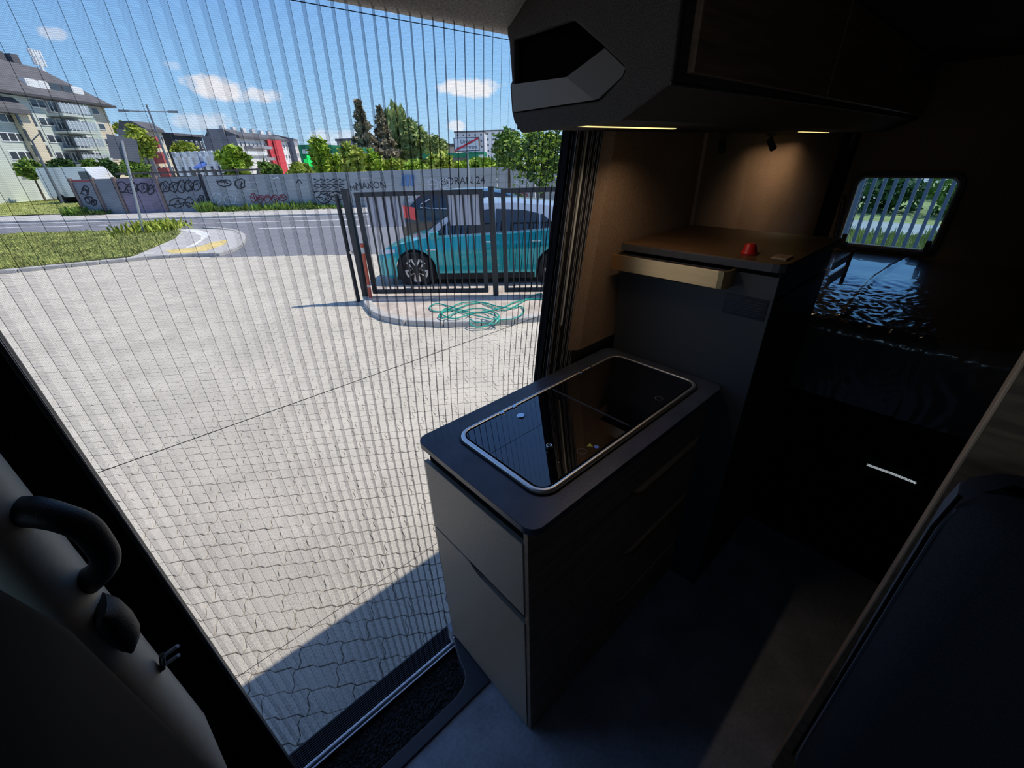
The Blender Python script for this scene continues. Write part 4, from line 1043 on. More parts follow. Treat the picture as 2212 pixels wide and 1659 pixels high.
for x, nm in ((2.28, 'door_handle'), (3.22, 'door_handle')):
    MB().box(x-.09, x+.09, -.925, -.895, .865, .890).build(nm, mat('pale_handle_gap', (.35, .62, .66), .3, coat=1), tc_, local=True, bevel=.006)
for x in (1.28, 2.42, 3.38):
    g = MB(); g.tube([(x + .012*abs(q-3), -(w_(x)*interp([(0, .955), (.12, .975), (.45, .985), (.66, 1.0), (.72, 1.0), (.80, .975), (1.0, .945)], q/6)+.001), .32 + (smooth_tab(hatch['belt'], x)-.34)*q/6) for q in range(7)], .004, 4); g.build('door_gap', M_under, tc_, local=True)
MB().box(1.10, 1.30, -.925, -.905, .745, .765).build('side_badge', M_rim, tc_, local=True, bevel=.004)
# dark sports utility car beyond it
M_navy = mat('dark_car_paint', (.018, .020, .027), .2, metal=.3, coat=1.0)
suv = dict(len=4.62, w=.93, base=.24, fa=.92, ra=3.65, wr=.365, top=1.60, tumble=.22, cab=(1.15, 4.5),
    belt=[(0, .62), (.06, .80), (.3, .95), (1.2, 1.06), (2.4, 1.10), (3.6, 1.15), (4.3, 1.18), (4.5, 1.10), (4.62, .90)],
    roof=[(1.15, 1.04), (1.6, 1.34), (1.95, 1.50), (2.4, 1.55), (3.2, 1.55), (3.9, 1.50), (4.15, 1.43), (4.5, 1.12)],
    plan=[(0, .70), (.15, .85), (.5, .96), (1.2, 1.0), (3.6, 1.0), (4.2, .96), (4.5, .88), (4.62, .78)],
    dlo=[(1.5, 1.12), (1.8, 1.32), (2.2, 1.43), (3.0, 1.44), (3.7, 1.37), (4.05, 1.25), (4.1, 1.2)],
    panes=((1.52, 2.5), (2.56, 3.4), (3.46, 4.08)), ws=(1.22, 1.9), rw=(4.05, 4.45))
# parked the other way round: its tail towards the street corner
rear = G(884, 556); so = rear + cdv*4.62; so.z = ZG
srot = crot + PI + math.radians(-4)
sv = Vector((math.cos(srot), math.sin(srot), 0)); sn = Vector((-sv.y, sv.x, 0))
so = Vector((rear.x, rear.y, ZG)) - sv*4.5 - sn*.90
ts_, w2_, _, gy2, _ = car('utility_car', 'black utility car with red tail lamps parked beyond the turquoise car', so, srot, suv, M_navy, M_navy)
M_tail = mat('red_tail_lamp', (.62, .012, .015), .2, coat=1.0, emit=(.8, .02, .02), estr=.15)
for side in (-1, 1):
    tl_ = MB(); tl_.grid(lambda i, j: (4.18+.36*i/6, side*(w2_(4.18+.36*i/6)*.99+.008 - .02*j/5), .98 + .30*j/5 - .06*(1-i/6)), 6, 5); tl_.build('tail_lamp', M_tail, ts_, smooth=True, local=True)
    MB().tube([(x, side*(gy2(x, 1.2)+.012), z) for x, z in ((2.5, 1.145), (3.2, 1.165), (3.8, 1.19), (4.06, 1.22), (4.02, 1.30), (3.75, 1.42))], .010, 6).build('window_trim', M_rim, ts_, local=True)
# ================================================================== trees and shrubs
LEAF = {}
def leafmat(name, col): return mat(name, col, .65, var=.35, vscale=1.3, speck=.3, sscale=14, spec=.3)
L_bright = leafmat('bright_leaves', (.30, .42, .045)); L_mid = leafmat('mid_green_leaves', (.16, .26, .045)); L_dark = leafmat('dark_green_leaves', (.055, .115, .028))
L_olive = leafmat('olive_leaves', (.27, .33, .11)); L_spruce = leafmat('spruce_needles', (.30, .26, .17)); L_yel = leafmat('yellow_green_leaves', (.34, .40, .06))
M_bark = mat('tree_bark', (.12, .09, .065), .9, var=.3, vscale=6)
def crown(mb, c, rx, rz, n, size, rr, shape='round'):
    for _ in range(n):
        if shape == 'cone':
            h = rr.random()**1.3; r = (1-h)*rx*(.35+.65*rr.random()**.5)*(0.8+.35*math.sin(h*40)); a = rr.uniform(0, 2*PI)
            p = Vector((c.x + r*math.cos(a), c.y + r*math.sin(a), c.z + (h*2-1)*rz - r*.15))
        else:
            while True:
                v = Vector((rr.uniform(-1, 1), rr.uniform(-1, 1), rr.uniform(-1, 1)))
                if .25 < v.length < 1: break
            v *= .72 + .45*mnoise.noise(Vector((v.x*2.1+c.x, v.y*2.1+c.y, v.z*2.1)))
            v = v*1.15
            p = Vector((c.x + v.x*rx, c.y + v.y*rx, c.z + v.z*rz))
        s_ = size*rr.uniform(.6, 1.3)
        d1 = Vector((rr.gauss(0, 1), rr.gauss(0, 1), rr.gauss(0, .6))).normalized(); d2 = d1.cross(Vector((rr.gauss(0, 1), rr.gauss(0, 1), rr.gauss(0, 1)))).normalized()
        if shape == 'droop': d1 = Vector((rr.gauss(0, .25), rr.gauss(0, .25), -1)).normalized(); d2 = d1.cross(Vector((rr.gauss(0, 1), rr.gauss(0, 1), 0))).normalized()
        mb.add([p - d1*s_, p + d2*s_*.45, p + d1*s_, p - d2*s_*.45], [(0, 1, 2, 3)])
def tree(name, label, px, ptop, pbot, D, wpx, m, n=1500, shape='round', size=None, group=None, seed=0, trunk=True, cat='tree', zbase=None):
    rr = random.Random(seed+px)
    top, bot = AT(px, ptop, D), AT(px, pbot, D); c = (top+bot)/2
    k = (AT(px+wpx/2, (ptop+pbot)/2, D)-AT(px-wpx/2, (ptop+pbot)/2, D)).length/2
    rz = (top.z-bot.z)/2; zb = ZG if zbase is None else zbase
    base = Vector((c.x, c.y, zb))
    t_ = thing(name, label, cat, base, group=group)
    mb = MB(); crown(mb, Vector((c.x, c.y, c.z)), k, rz, n, size or max(.10, k*.11), rr, shape); mb.build('crown', m, t_, recalc=False)
    if trunk:
        MB().tube([base, Vector((c.x, c.y, (zb+c.z)/2)), Vector((c.x+.02, c.y, c.z + rz*(.8 if shape == 'cone' else .2)))], [k*.07+.03, k*.055+.02, k*.02+.01], 8).build('trunk', M_bark, t_, smooth=True)
    return t_
g_sh = 'shrubs behind the fence'; g_st = 'young street trees before the apartment block'
tree('spruce', 'tall slim dark spruce, taller of the two beyond the fence', 786, 218, 372, 46, 88, L_spruce, 3200, 'cone', .34, seed=1)
tree('spruce', 'dark spruce standing against the drooping birch', 830, 234, 374, 47, 84, L_spruce, 3000, 'cone', .34, seed=2)
tree('birch', 'olive drooping birch right behind the spruce', 868, 226, 372, 52, 86, L_olive, 3600, 'droop', .55, seed=3)
tree('poplar', 'rounded olive green tree beside the drooping birch', 897, 258, 368, 50, 66, L_olive, 2400, 'round', .35, seed=4)
tree('far_tree', 'small loose pale tree above the green awning', 940, 288, 352, 60, 58, L_olive, 1500, 'round', .38, seed=5)
for k, (px, pt_, pb_, w, m, lab) in enumerate((
        (652, 352, 395, 60, L_yel, 'broad yellow-green shrub at the pharmacy sign'), (693, 286, 392, 46, L_bright, 'slim tall sapling next to the green cross'), (728, 328, 395, 70, L_bright, 'bright shrub in front of the white shop wall'),
        (762, 306, 392, 62, L_yel, 'yellow-green shrub in front of the taller spruce'), (805, 322, 394, 60, L_bright, 'bright shrub below the two spruces'), (850, 340, 392, 70, L_yel, 'low bright shrub below the drooping birch'),
        (900, 344, 392, 70, L_bright, 'low shrub below the rounded olive tree'), (950, 326, 392, 74, L_yel, 'pointed yellow-green shrub under the green awning'), (1000, 346, 390, 60, L_bright, 'low shrub beside the struck-through sign post'),
        (1040, 338, 390, 60, L_bright, 'bright shrub between the sign and the dark tree'), (1085, 340, 390, 60, L_mid, 'mid green shrub under the loose branches'))):
    tree('shrub', lab, px, pt_, pb_, 30+(k % 3), w, m, 900, 'round', .24, g_sh, seed=20+k, cat='shrub')
tree('maple', 'bright green bushy maple in front of the grey gable', 508, 310, 392, 33, 74, L_bright, 1600, 'round', .26, seed=41)
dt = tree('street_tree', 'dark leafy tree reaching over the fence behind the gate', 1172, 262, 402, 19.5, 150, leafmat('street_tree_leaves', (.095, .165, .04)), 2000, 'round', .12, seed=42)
mb = MB(); p_ = AT(1172, 332, 19.5); crown(mb, Vector((p_.x-.2, p_.y-.2, p_.z)), 1.75, 1.5, 900, .11, random.Random(8)); mb.build('sun_tinted_leaves', L_bright, dt, recalc=False)  # brighter leaf colour paints sunlight over the dark crown
tree('street_tree', 'light leafy branches beside the dark tree', 1098, 268, 372, 21, 80, L_mid, 900, 'round', .13, seed=43)
for k, (px, w, lab) in enumerate(((63, 66, 'young tree nearest the pale parked cars'), (136, 66, 'young tree beside the street lamp of the apartment block'), (200, 42, 'slim young tree near the white van'), (238, 40, 'young tree under the apartment block corner'))):
    tree('young_tree', lab, px, 342, 388, 56, w, L_dark if k % 2 else L_mid, 900, 'round', .30, g_st, seed=50+k)
tree('hedge_shrub', 'dark round shrub behind the back of the road sign', 290, 342, 384, 50, 66, L_mid, 1100, 'round', .30, seed=60, cat='shrub')
tree('ginkgo', 'loose green tree rising beside the grey brick gable', 305, 268, 350, 54, 58, L_yel, 900, 'round', .34, seed=61)
tree('ginkgo', 'small loose tree at the corner of the apartment block', 266, 262, 300, 70, 40, L_yel, 500, 'round', .34, seed=62)
tree('linden', 'yellow-green rounded tree below the black modern house', 402, 304, 350, 58, 62, L_yel, 1300, 'round', .36, seed=63)
tree('shrub', 'low green shrub beside the red banner', 583, 350, 392, 36, 58, L_mid, 900, 'round', .25, g_sh, seed=64, cat='shrub')
# weeds at the foot of the fence
for k, (px, w, h, lab) in enumerate(((447, 26, 26, 'tuft of weeds against the black fence post'), (497, 40, 16, 'low weeds under the pale tag'), (570, 70, 18, 'weeds under the dark red tag'), (640, 80, 22, 'dense weeds in the middle of the fence foot'), (705, 60, 12, 'low weeds under the lattice tag'), (205, 44, 14, 'dark ivy at the fence end'), (160, 40, 22, 'grassy clump before the fence end'))):
    p = on_fence(px, 452, .35); rr = random.Random(k); wv = w/1000*30
    t_ = thing('weed_clump', lab, 'weeds', (p.x, p.y, ZG+.05)); mb = MB()
    for q in range(160):
        s_ = rr.uniform(-wv/2, wv/2); b = Vector((p.x, p.y, ZG+.04)) + ES*s_ + EN_*rr.uniform(-.3, .2); hh = h/1000*24*rr.uniform(.2, 1.0)
        d = Vector((rr.gauss(0, .12), rr.gauss(0, .12), hh)); sd_ = Vector((rr.gauss(0, 1), rr.gauss(0, 1), 0)).normalized()*.06
        mb.add([b-sd_*.4, b+d*.6+sd_, b+d, b+d*.6-sd_], [(0, 1, 2, 3)])
    mb.build('leaves', L_mid if k != 5 else L_dark, t_, recalc=False)
p = G(352, 500); rr = random.Random(77); t_ = thing('weed_clump', 'tall yellow flowering weeds at the tip of the grass island', 'weeds', (p.x, p.y, ZG+.05)); mb = MB()
for q in range(420):
    b = p + ES*rr.gauss(0, .55) + EN_*rr.gauss(-.2, .5); b.z = ZG+.06; hh = rr.uniform(.12, .5); d = Vector((rr.gauss(0, .15), rr.gauss(0, .15), hh)); s_ = Vector((rr.gauss(0, 1), rr.gauss(0, 1), 0)).normalized()*.045
    mb.add([b-s_*.3, b+d*.7+s_, b+d, b+d*.7-s_], [(0, 1, 2, 3)])
mb.build('leaves', L_yel, t_, recalc=False)

# ================================================================== buildings
M_render = mat('pale_green_render', (.60, .66, .60), .85, var=.06, vscale=.4); M_cream = mat('cream_render', (.70, .62, .46), .85, var=.06, vscale=.4)
M_tile = mat('dark_roof_shingle', (.115, .115, .125), .8, var=.15, vscale=1.5); M_wframe = mat('white_window_frame', (.80, .82, .82), .5)
M_pane = mat('building_glass', (.06, .075, .09), .08, spec=.8); M_slabm = mat('balcony_slab', (.55, .60, .55), .8); M_rail = mat('balcony_glass_rail', (.38, .45, .50), .2)
M_shade = mat('loggia_shade', (.30, .30, .32), .85)
class Bld:
    """facade frame: s along the facade, h up from the street, d out towards the viewer"""
    def __init__(s, name, label, p0, edir, cat='building'):
        s.p0 = Vector((p0.x, p0.y, ZG)); s.e = Vector((edir[0], edir[1], 0)).normalized(); s.n = Vector((s.e.y, -s.e.x, 0))
        if s.n.dot(Vector((-p0.x, -p0.y, 0))) < 0: s.n = -s.n
        s.t = thing(name, label, cat, s.p0)
    def P(s, a, h, d=0): return s.p0 + s.e*a + s.n*d + Vector((0, 0, h))
    def box(s, name, a0, a1, h0, h1, d0, d1, m, par=None):
        return MB().obox(s.P((a0+a1)/2, (h0+h1)/2, (d0+d1)/2), s.e, s.n, (0, 0, 1), (a1-a0)/2, abs(d1-d0)/2, (h1-h0)/2).build(name, m, par or s.t)
    def win(s, a, h, w, hh, d=.0, split=2):
        f = s.box('window', a-w/2, a+w/2, h, h+hh, d, d+.06, M_wframe)
        for k in range(split):
            q0 = a-w/2 + w*k/split; s.box('pane', q0+.06, q0+w/split-.06, h+.07, h+hh-.07, d+.05, d+.075, M_pane, f)
    def prism(s, name, prof, a0, a1, m, par=None):   # prof: (d, h) outline swept along the facade
        return MB().prism([s.P(a0, h, d) for d, h in prof], s.e*(a1-a0)).build(name, m, par or s.t)
    def sof(s, px, py=340):                          # facade place seen at this picture point
        d = cam_dir(px, py); t_ = (s.p0-CAM).dot(s.n)/d.dot(s.n); return ((CAM+d*t_)-s.p0).dot(s.e)
    def hof(s, px, py, d=0):
        v = cam_dir(px, py); t_ = ((s.p0+s.n*d)-CAM).dot(s.n)/v.dot(s.n); return (CAM+v*t_).z - ZG
AE = (.61, .79)
b = Bld('apartment_block', 'pale green apartment block with grey mansard roof and stacked balconies', AT(-60, 380, 56), AE)
sR = b.sof(229, 236); sB0, sB1 = b.sof(88, 212), b.sof(140, 216); sL = b.sof(-60); sc0 = b.sof(196, 236)
H1 = b.hof(160, 218)
nf = 6; fh = H1/nf
b.box('wall', sL, sc0, 0, H1, -14, 0, M_render)
b.box('wall', sc0, sR, 0, H1*.985, -14, -.15, M_cream)
b.box('stair_tower', b.sof(20, 244), b.sof(52, 245), 0, H1*.86, 0, .5, M_cream)
rf_ = MB(); zt_ = H1 + fh*2.1
E0, E1, E2, E3 = b.P(sL-.3, H1-.05, .6), b.P(sR+.5, H1-.05, .6), b.P(sR+.5, H1-.05, -14.4), b.P(sL-.3, H1-.05, -14.4)
R0, R1, R2, R3 = b.P(sL-.3, zt_, -2.2), b.P(sR-3.6, zt_*.985, -2.2), b.P(sR-3.6, zt_*.985, -11), b.P(sL-.3, zt_, -11)
rf_.add([E0, E1, E2, E3, R0, R1, R2, R3], [(0, 1, 5, 4), (1, 2, 6, 5), (2, 3, 7, 6), (3, 0, 4, 7), (4, 5, 6, 7), (3, 2, 1, 0)]); rf_.build('roof', M_tile, b.t)
b.box('eave', sL-.3, sR+.6, H1-.22, H1-.02, -14.4, .75, mat('dark_eave', (.08, .075, .08), .7))
b.box('roof_terrace', b.sof(-20, 150), b.sof(74, 150), zt_-.1, zt_+fh*.35, -9, -3.0, M_tile)
b.box('loggia', sB0, sB1, fh*1.35, H1*.99, -.02, .03, M_shade)  # flat dark sheet paints the shade inside the loggia bays
for k in range(2, 6):
    z = k*fh - fh*.12
    sl = b.box('balcony', sB0-.3, sB1+.6, z, z+.2, 0, 1.5, M_slabm)
    b.box('railing', sB0-.25, sB1+.5, z+.30, z+1.0, 1.42, 1.46, M_rail, sl)
    for q in range(7):
        a = sB0 + (sB1-sB0)*q/6; b.box('baluster', a-.03, a+.03, z+.18, z+1.08, 1.46, 1.5, M_wframe, sl)
    for q in range(2): b.win(sB0 + (sB1-sB0)*(.28+.46*q), z+.35, (sB1-sB0)*.30, fh*.66, .03, 2)
for k in range(1, 6):
    for px in (76, 152): b.win(b.sof(px, 215), k*fh+fh*.30, 1.5, fh*.5, .0, 2)
    b.win(b.sof(206, 236), k*fh+fh*.3, .9, fh*.45, -.15, 1)
    b.box('green_strip', b.sof(174, 225)-.8, b.sof(174, 225)+.8, k*fh, k*fh+fh*.96, 0, .05, mat('sage_strip', (.45, .55, .46), .85))
    if k < 5: b.win(b.sof(2, 250), k*fh+fh*.3, 2.2, fh*.5, .0, 3)
    for px in (20, 52): b.box('stair_window', b.sof(px, 244)-.12, b.sof(px, 244)+.12, k*fh*.86-fh*.1, k*fh*.86+fh*.55, .48, .53, M_pane)
for px, m_ in ((84, M_wframe), (104, M_wframe), (126, M_tile), (150, M_tile), (172, M_wframe)):
    a = b.sof(px, 195); b.box('dormer', a-.7, a+.7, H1+fh*.40, H1+fh*.95, -2.0, -.20, m_); b.box('dormer_pane', a-.55, a+.55, H1+fh*.47, H1+fh*.88, -.20, -.15, M_pane if m_ is M_tile else M_wframe)
b.prism('side_roof', [(.9, H1*.80), (.9, H1*.84), (-.8, H1*1.05), (-3, H1*1.05), (-3, H1*.8)], sL, b.sof(30, 215), M_tile)
for k in range(5): b.box('terrace_post', b.sof(-10+18*k, 150)-.05, b.sof(-10+18*k, 150)+.05, zt_, zt_+fh*.5, -3.0, -2.9, M_wframe)
for px in (112, 138): b.box('chimney', b.sof(px, 160)-.4, b.sof(px, 160)+.4, zt_-.1, zt_+.9, -4.5, -3.7, M_tile)
b.box('shop_front', sB0, sR, 0, fh*.8, 0, .08, M_cream)
for k in range(5): b.win(sB0 + (sR-sB0)*(k+.5)/5, .5, (sR-sB0)*.14, fh*.55, .08, 3)
an = thing('antenna_mast', 'mobile phone antenna mast on the apartment roof', 'antenna', b.P(b.sof(186, 160), zt_-1, -4)); q0 = b.P(b.sof(186, 160), zt_-1.0, -4); D_a = math.hypot(q0.x, q0.y); q1 = AT(150, 126, D_a)
MB().tube([q0, Vector((q0.x, q0.y, q1.z+.2))], .16, 8).build('mast', M_wframe, an)
MB().tube([q0+b.e*1.2, Vector((q0.x, q0.y, q1.z-1.6))], .08, 6).build('brace', M_wframe, an)
for k in range(5):
    for j in range(2):
        c = Vector((q0.x, q0.y, q1.z-.5+j*.7)) + b.e*(k-2)*.30; MB().obox(c, b.e, b.n, (0, 0, 1), .10, .07, .30).build('antenna_panel', M_wframe, an)

M_greybrick = mat('grey_brick_gable', (.22, .225, .25), .9, var=.08, vscale=2); M_whiter = mat('white_render', (.78, .76, .73), .8, var=.05, vscale=.4); M_pinkr = mat('pale_pink_render', (.70, .60, .58), .8)
M_blk = mat('black_cladding', (.035, .038, .045), .6); M_ban = mat('red_banner', (.62, .05, .06), .6); M_darkg = mat('pharmacy_green', (.01, .20, .09), .5)
def simple(name, label, pxl, pxr, ptop, D, e, depth, wallm, roofm, floors, cols, endm=None, wsplit=1, roof='flat', ww=.5):
    q = Bld(name, label, AT(pxl, 360, D), e); a1 = q.sof(pxr); a0 = 0
    if a1 < 0: a0, a1 = a1, 0
    Hh = q.hof((pxl+pxr)/2, ptop); q.box('wall', a0, a1, 0, Hh, -depth, 0, wallm)
    q.box('cornice', a0-.15, a1+.15, Hh, Hh+.35, -depth-.1, .2, roofm)
    if roof == 'gable': q.prism('roof', [(.4, Hh+.2), (-depth/2, Hh+2.4), (-depth-.4, Hh+.2)], a0-.2, a1+.2, roofm)
    if endm:
        q.box('end_wall', a0-.06, a0, 0, Hh+.3, -depth, 0, endm)
    for f in range(floors):
        for c in range(cols):
            a = a0 + (a1-a0)*(c+.5)/cols; hh = Hh/floors; q.win(a, f*hh+hh*.32, (a1-a0)/cols*ww, hh*.46, .0, wsplit)
    return q, a0, a1, Hh
EE = (.74, -.67)
# rows of houses on the street grid: each shows a long facade and a windowless end wall
def block(name, label, pxe, pxc, pxr, ptop, D, wallm, endm, roofm, floors, cols, wsplit=1, ww=.5, roofh=0):
    p0 = AT(pxc, 360, D); q = Bld(name, label, p0, AE); a1 = q.sof(pxr)
    d = cam_dir(pxe, 360); t_ = (p0-CAM).dot(q.e)/d.dot(q.e); dep = abs(((CAM+d*t_)-p0).dot(q.n)); Hh = q.hof(pxc, ptop)
    q.box('wall', 0, a1, 0, Hh, -dep, 0, wallm); q.box('end_wall', -.12, 0, 0, Hh+.25, -dep, .02, endm)
    q.prism('roof', [(.35, Hh), (.35, Hh+.25), (-dep*.3, Hh+.3+roofh), (-dep*.8, Hh+.3+roofh), (-dep, Hh)], .02, a1, roofm)
    for f in range(floors):
        for c in range(cols):
            hh = Hh/floors; q.win(a1*(c+.5)/cols, f*hh+hh*.30, a1/cols*ww, hh*.46, .0, wsplit)
    return q, a1, Hh, dep
q, a1, Hh, dep = block('town_house', 'cream house with red balconies and a windowless grey brick gable', 286, 337, 368, 286, 60, M_cream, M_greybrick, M_tile, 4, 4, roofh=.6)
M_redb = mat('red_balcony', (.42, .10, .10), .7)
for f in range(1, 4):
    for c in (.5,): q.box('balcony', a1*(c-.35)/4, a1*(c+.3)/4, f*Hh/4-.1, f*Hh/4+.9, 0, .9, M_redb)
q, a1, Hh, dep = block('modern_house', 'black modern house with white balcony fronts', 369, 394, 450, 294, 72, M_blk, M_blk, M_tile, 3, 6, ww=.4)
for c in (1.5, 3.5, 5.5): q.box('balcony', a1*(c-.4)/6, a1*(c+.4)/6, Hh*.32, Hh*.45, 0, 1.0, M_whiter)
q, a0, a1, Hh = simple('shop_row', 'low white shop row with square pilasters', 388, 492, 338, 48, EE, 6, M_whiter, M_wframe, 1, 7, ww=.6)
for k in range(8): q.box('pilaster', a0+(a1-a0)*k/7-.13, a0+(a1-a0)*k/7+.13, 0, Hh+.4, 0, .2, M_wframe)
M_aw = mat('blue_awning', (.08, .16, .50), .7)
q.prism('awning', [(0, 2.6), (1.2, 2.2), (1.2, 2.1), (0, 2.4)], a0+(a1-a0)*.45, a0+(a1-a0)*.58, M_aw)
q, a1, Hh, dep = block('white_block', 'long white apartment block with a tall red banner and a grey gable', 459, 529, 628, 300, 62, M_whiter, M_greybrick, M_tile, 4, 14, 1, .42, .5)
q.box('stepped_top', -.14, 3, Hh, q.hof(500, 277), -dep*.8, -dep*.3, M_greybrick)
for px, w in ((601, 2.6), (585, 1.2)):
    a = q.sof(px); q.box('banner', a-w/2, a+w/2, Hh*.10, Hh*1.02, .3, .4, M_ban)
for k in range(4):
    for px in (545, 566): q.box('balcony', q.sof(px)-1.4, q.sof(px)+1.4, Hh*(k+.18)/4, Hh*(k+.42)/4, 0, 1.0, M_shade)
for k in range(6): q.box('chimney', a1*(k+.4)/6, a1*(k+.4)/6+.8, Hh+.3, Hh+1.3, -dep*.55, -dep*.45, M_whiter)
q2 = q; pe = q2.P(a1+2.5, 0)
q = Bld('terrace_house', 'cream terrace house beyond the white block', pe, AE); aR = q.sof(652); Ht = Hh*1.08
q.box('wall', 0, aR, 0, Ht, -8, 0, M_pinkr); q.box('end_wall', -.1, 0, 0, Ht+.2, -8, .05, M_greybrick); q.prism('roof', [(.3, Ht), (-3, Ht+.8), (-8, Ht)], 0, aR, M_tile)
for f in range(4):
    for c in range(4): q.win(aR*(c+.5)/4, Ht*(f+.3)/4, aR/4*.5, Ht*.11, 0, 1)
# pharmacy and green awnings
q = Bld('pharmacy', 'dark green pharmacy front with a glowing green cross', AT(654, 360, 44), EE); aR = q.sof(697)
q.box('wall', 0, aR, 0, q.hof(678, 312), -5, 0, M_darkg); q.box('sign_board', .3, aR-.5, q.hof(672, 332), q.hof(672, 322), 0, .1, M_wframe)
cc = (aR*.42, q.hof(674, 347)); M_cross = mat('lit_green_cross', (.02, .5, .10), .4, emit=(.02, 1.0, .16), estr=.9); xs_ = .42
q.box('cross_arm', cc[0]-xs_, cc[0]+xs_, cc[1]-.15, cc[1]+.15, .2, .35, M_cross); q.box('cross_arm', cc[0]-.15, cc[0]+.15, cc[1]-xs_, cc[1]+xs_, .2, .352, M_cross)
simple('white_shop', 'low white shop wall under a thin green roof edge', 701, 775, 330, 41.5, EE, 4, M_whiter, M_darkg, 1, 6)
simple('beige_shop', 'low beige building beyond the small loose tree', 908, 986, 318, 62, EE, 8, mat('beige_render', (.55, .50, .44), .85), M_tile, 1, 5)
q = Bld('petrol_canopy', 'dark green canopy with a lower green board behind the sign', AT(915, 360, 40), EE); aR = q.sof(1045)
q.box('fascia', 0, aR, q.hof(980, 341), q.hof(980, 330), -6, 0, M_darkg); q.box('board', q.sof(1010), q.sof(1034), q.hof(1020, 352), q.hof(1020, 332), .0, .4, M_darkg); q.box('wall', .5, aR-.5, 0, q.hof(980, 341), -6, -.6, M_greybrick); q.box('wall', q.sof(1034), aR, 0, q.hof(1034, 334), -.6, .1, M_whiter)
q, a0, a1, Hh = simple('tower_block', 'far pale grey tower block behind the struck-through sign', 988, 1048, 286, 120, EE, 14, mat('grey_panel_render', (.52, .53, .56), .85), M_tile, 6, 5, ww=.4)
q.box('brick_strip', a0+(a1-a0)*.55, a0+(a1-a0)*.85, Hh*.62, Hh*.8, 0, .3, mat('tan_cladding', (.42, .28, .16), .8))
simple('tower_block', 'far white tower block partly hidden by light branches', 1050, 1112, 283, 150, EE, 14, M_whiter, M_tile, 6, 5, ww=.4)
simple('garage_block', 'low dark block in front of the far towers', 1075, 1128, 334, 46, EE, 6, mat('slate_wall', (.20, .22, .26), .8), M_tile, 1, 4)
simple('far_house', 'small grey roofed house far behind the shrubs', 738, 770, 304, 90, EE, 8, M_greybrick, M_tile, 2, 2)

# ================================================================== signs and lamps
M_pole = mat('galvanised_pole', (.45, .47, .48), .5, metal=.3); M_signback = mat('sign_back', (.15, .16, .19), .6)
sg = thing('road_sign', 'dark back of a wide road sign on a leaning pole at the grass island', 'sign', G(312, 508))
a = G(312, 508); D_ = math.hypot(a.x, a.y); c0 = AT(266, 338, D_)
MB().tube([Vector((a.x, a.y, ZG)), a.lerp(AT(262, 300, D_), .5) if False else (a+AT(263, 304, D_))/2, AT(263, 304, D_)], .045, 10).build('pole', M_pole, sg, smooth=True)
cs = AT(267, 321, D_); sx = (AT(300, 327, D_)-AT(234, 315, D_)).normalized(); su = Vector((0, 0, 1)) - sx*sx.z; su.normalize(); sn_ = sx.cross(su)
hw = (AT(300, 327, D_)-AT(234, 315, D_)).length/2
for k in (-1, 1): MB().obox(cs + sx*hw*.5*k + sn_*.06*(1 if sn_.dot(cs-CAM) > 0 else -1), sx, su, sn_, hw*.49, .015, .36).v
for k in (-1, 1):
    MB().obox(cs + sx*hw*.5*k + sn_*.06*(1 if sn_.dot(cs-CAM) > 0 else -1), sx, su, sn_, hw*.495, .38, .015).build('board', M_signback, sg)
ds = thing('street_name_sign', 'white sign with two words struck through in red on a grey post', 'sign', AT(1009, 400, 23.3))
D_ = 23.3; cs = AT(1008, 312, D_); vis = Vector((cs.x-CAM.x, cs.y-CAM.y, 0)).normalized(); sx = Vector((vis.y, -vis.x, 0)); hw = (AT(1036, 312, D_)-AT(981, 312, D_)).length/2; hh = (AT(1008, 298, D_)-AT(1008, 328, D_)).length/2
MB().obox(cs, sx, vis, (0, 0, 1), hw, .015, hh).build('plate', mat('sign_white', (.80, .82, .84), .4), ds)
for z_ in (-1, 1): MB().obox(cs - vis*.017 + Vector((0, 0, z_*(hh-.02))), sx, vis, (0, 0, 1), hw, .004, .015).build('border', M_ink, ds)
for z_ in (-1, 1): MB().obox(cs - vis*.017 + sx*z_*(hw-.015), sx, vis, (0, 0, 1), .015, .004, hh).build('border', M_ink, ds)
text('Droga', 'lettering', M_ink, ds, cs - vis*.022 + Vector((0, 0, hh*.40)), sx, up3, hh*.78)
text('wewn\u0119trzna', 'lettering', M_ink, ds, cs - vis*.022 + Vector((0, 0, -hh*.42)), sx, up3, hh*.72, squash=.95)
MB().prism([cs - vis*.03 + sx*(-hw*.96) + Vector((0, 0, -hh*.98)), cs - vis*.03 + sx*(-hw*.96) + Vector((0, 0, -hh*.72)), cs - vis*.03 + sx*hw*.96 + Vector((0, 0, hh*.98)), cs - vis*.03 + sx*hw*.96 + Vector((0, 0, hh*.72))], -vis*.006).build('red_bar', mat('sign_red', (.70, .03, .05), .5), ds)
b0 = AT(1009, 330, D_); MB().tube([Vector((b0.x, b0.y, ZG)), Vector((cs.x, cs.y, cs.z+hh*.8)) + vis*.05], .04, 8).build('post', M_pole, ds)
lp = thing('street_lamp', 'slender double-armed street lamp beside the grey gable', 'street lamp', AT(366, 372, 42)); D_ = 42; top = AT(316, 226, D_); foot = Vector((top.x, top.y, ZG))
M_lampm = mat('dark_lamp_steel', (.13, .15, .18), .5)
MB().tube([foot, top], [.10, .05], 8).build('pole', M_lampm, lp, smooth=True)
armz = AT(318, 241, D_).z; vis = Vector((top.x, top.y, 0)).normalized(); sx = Vector((vis.y, -vis.x, 0))
for k in (-1, 1):
    e_ = Vector((top.x, top.y, armz)) + sx*k*1.35 + Vector((0, 0, .02)); MB().tube([Vector((top.x, top.y, armz)), e_], .035, 6).build('arm', M_lampm, lp); MB().obox(e_, sx, vis, (0, 0, 1), .28, .13, .06).build('lamp_head', M_lampm, lp)
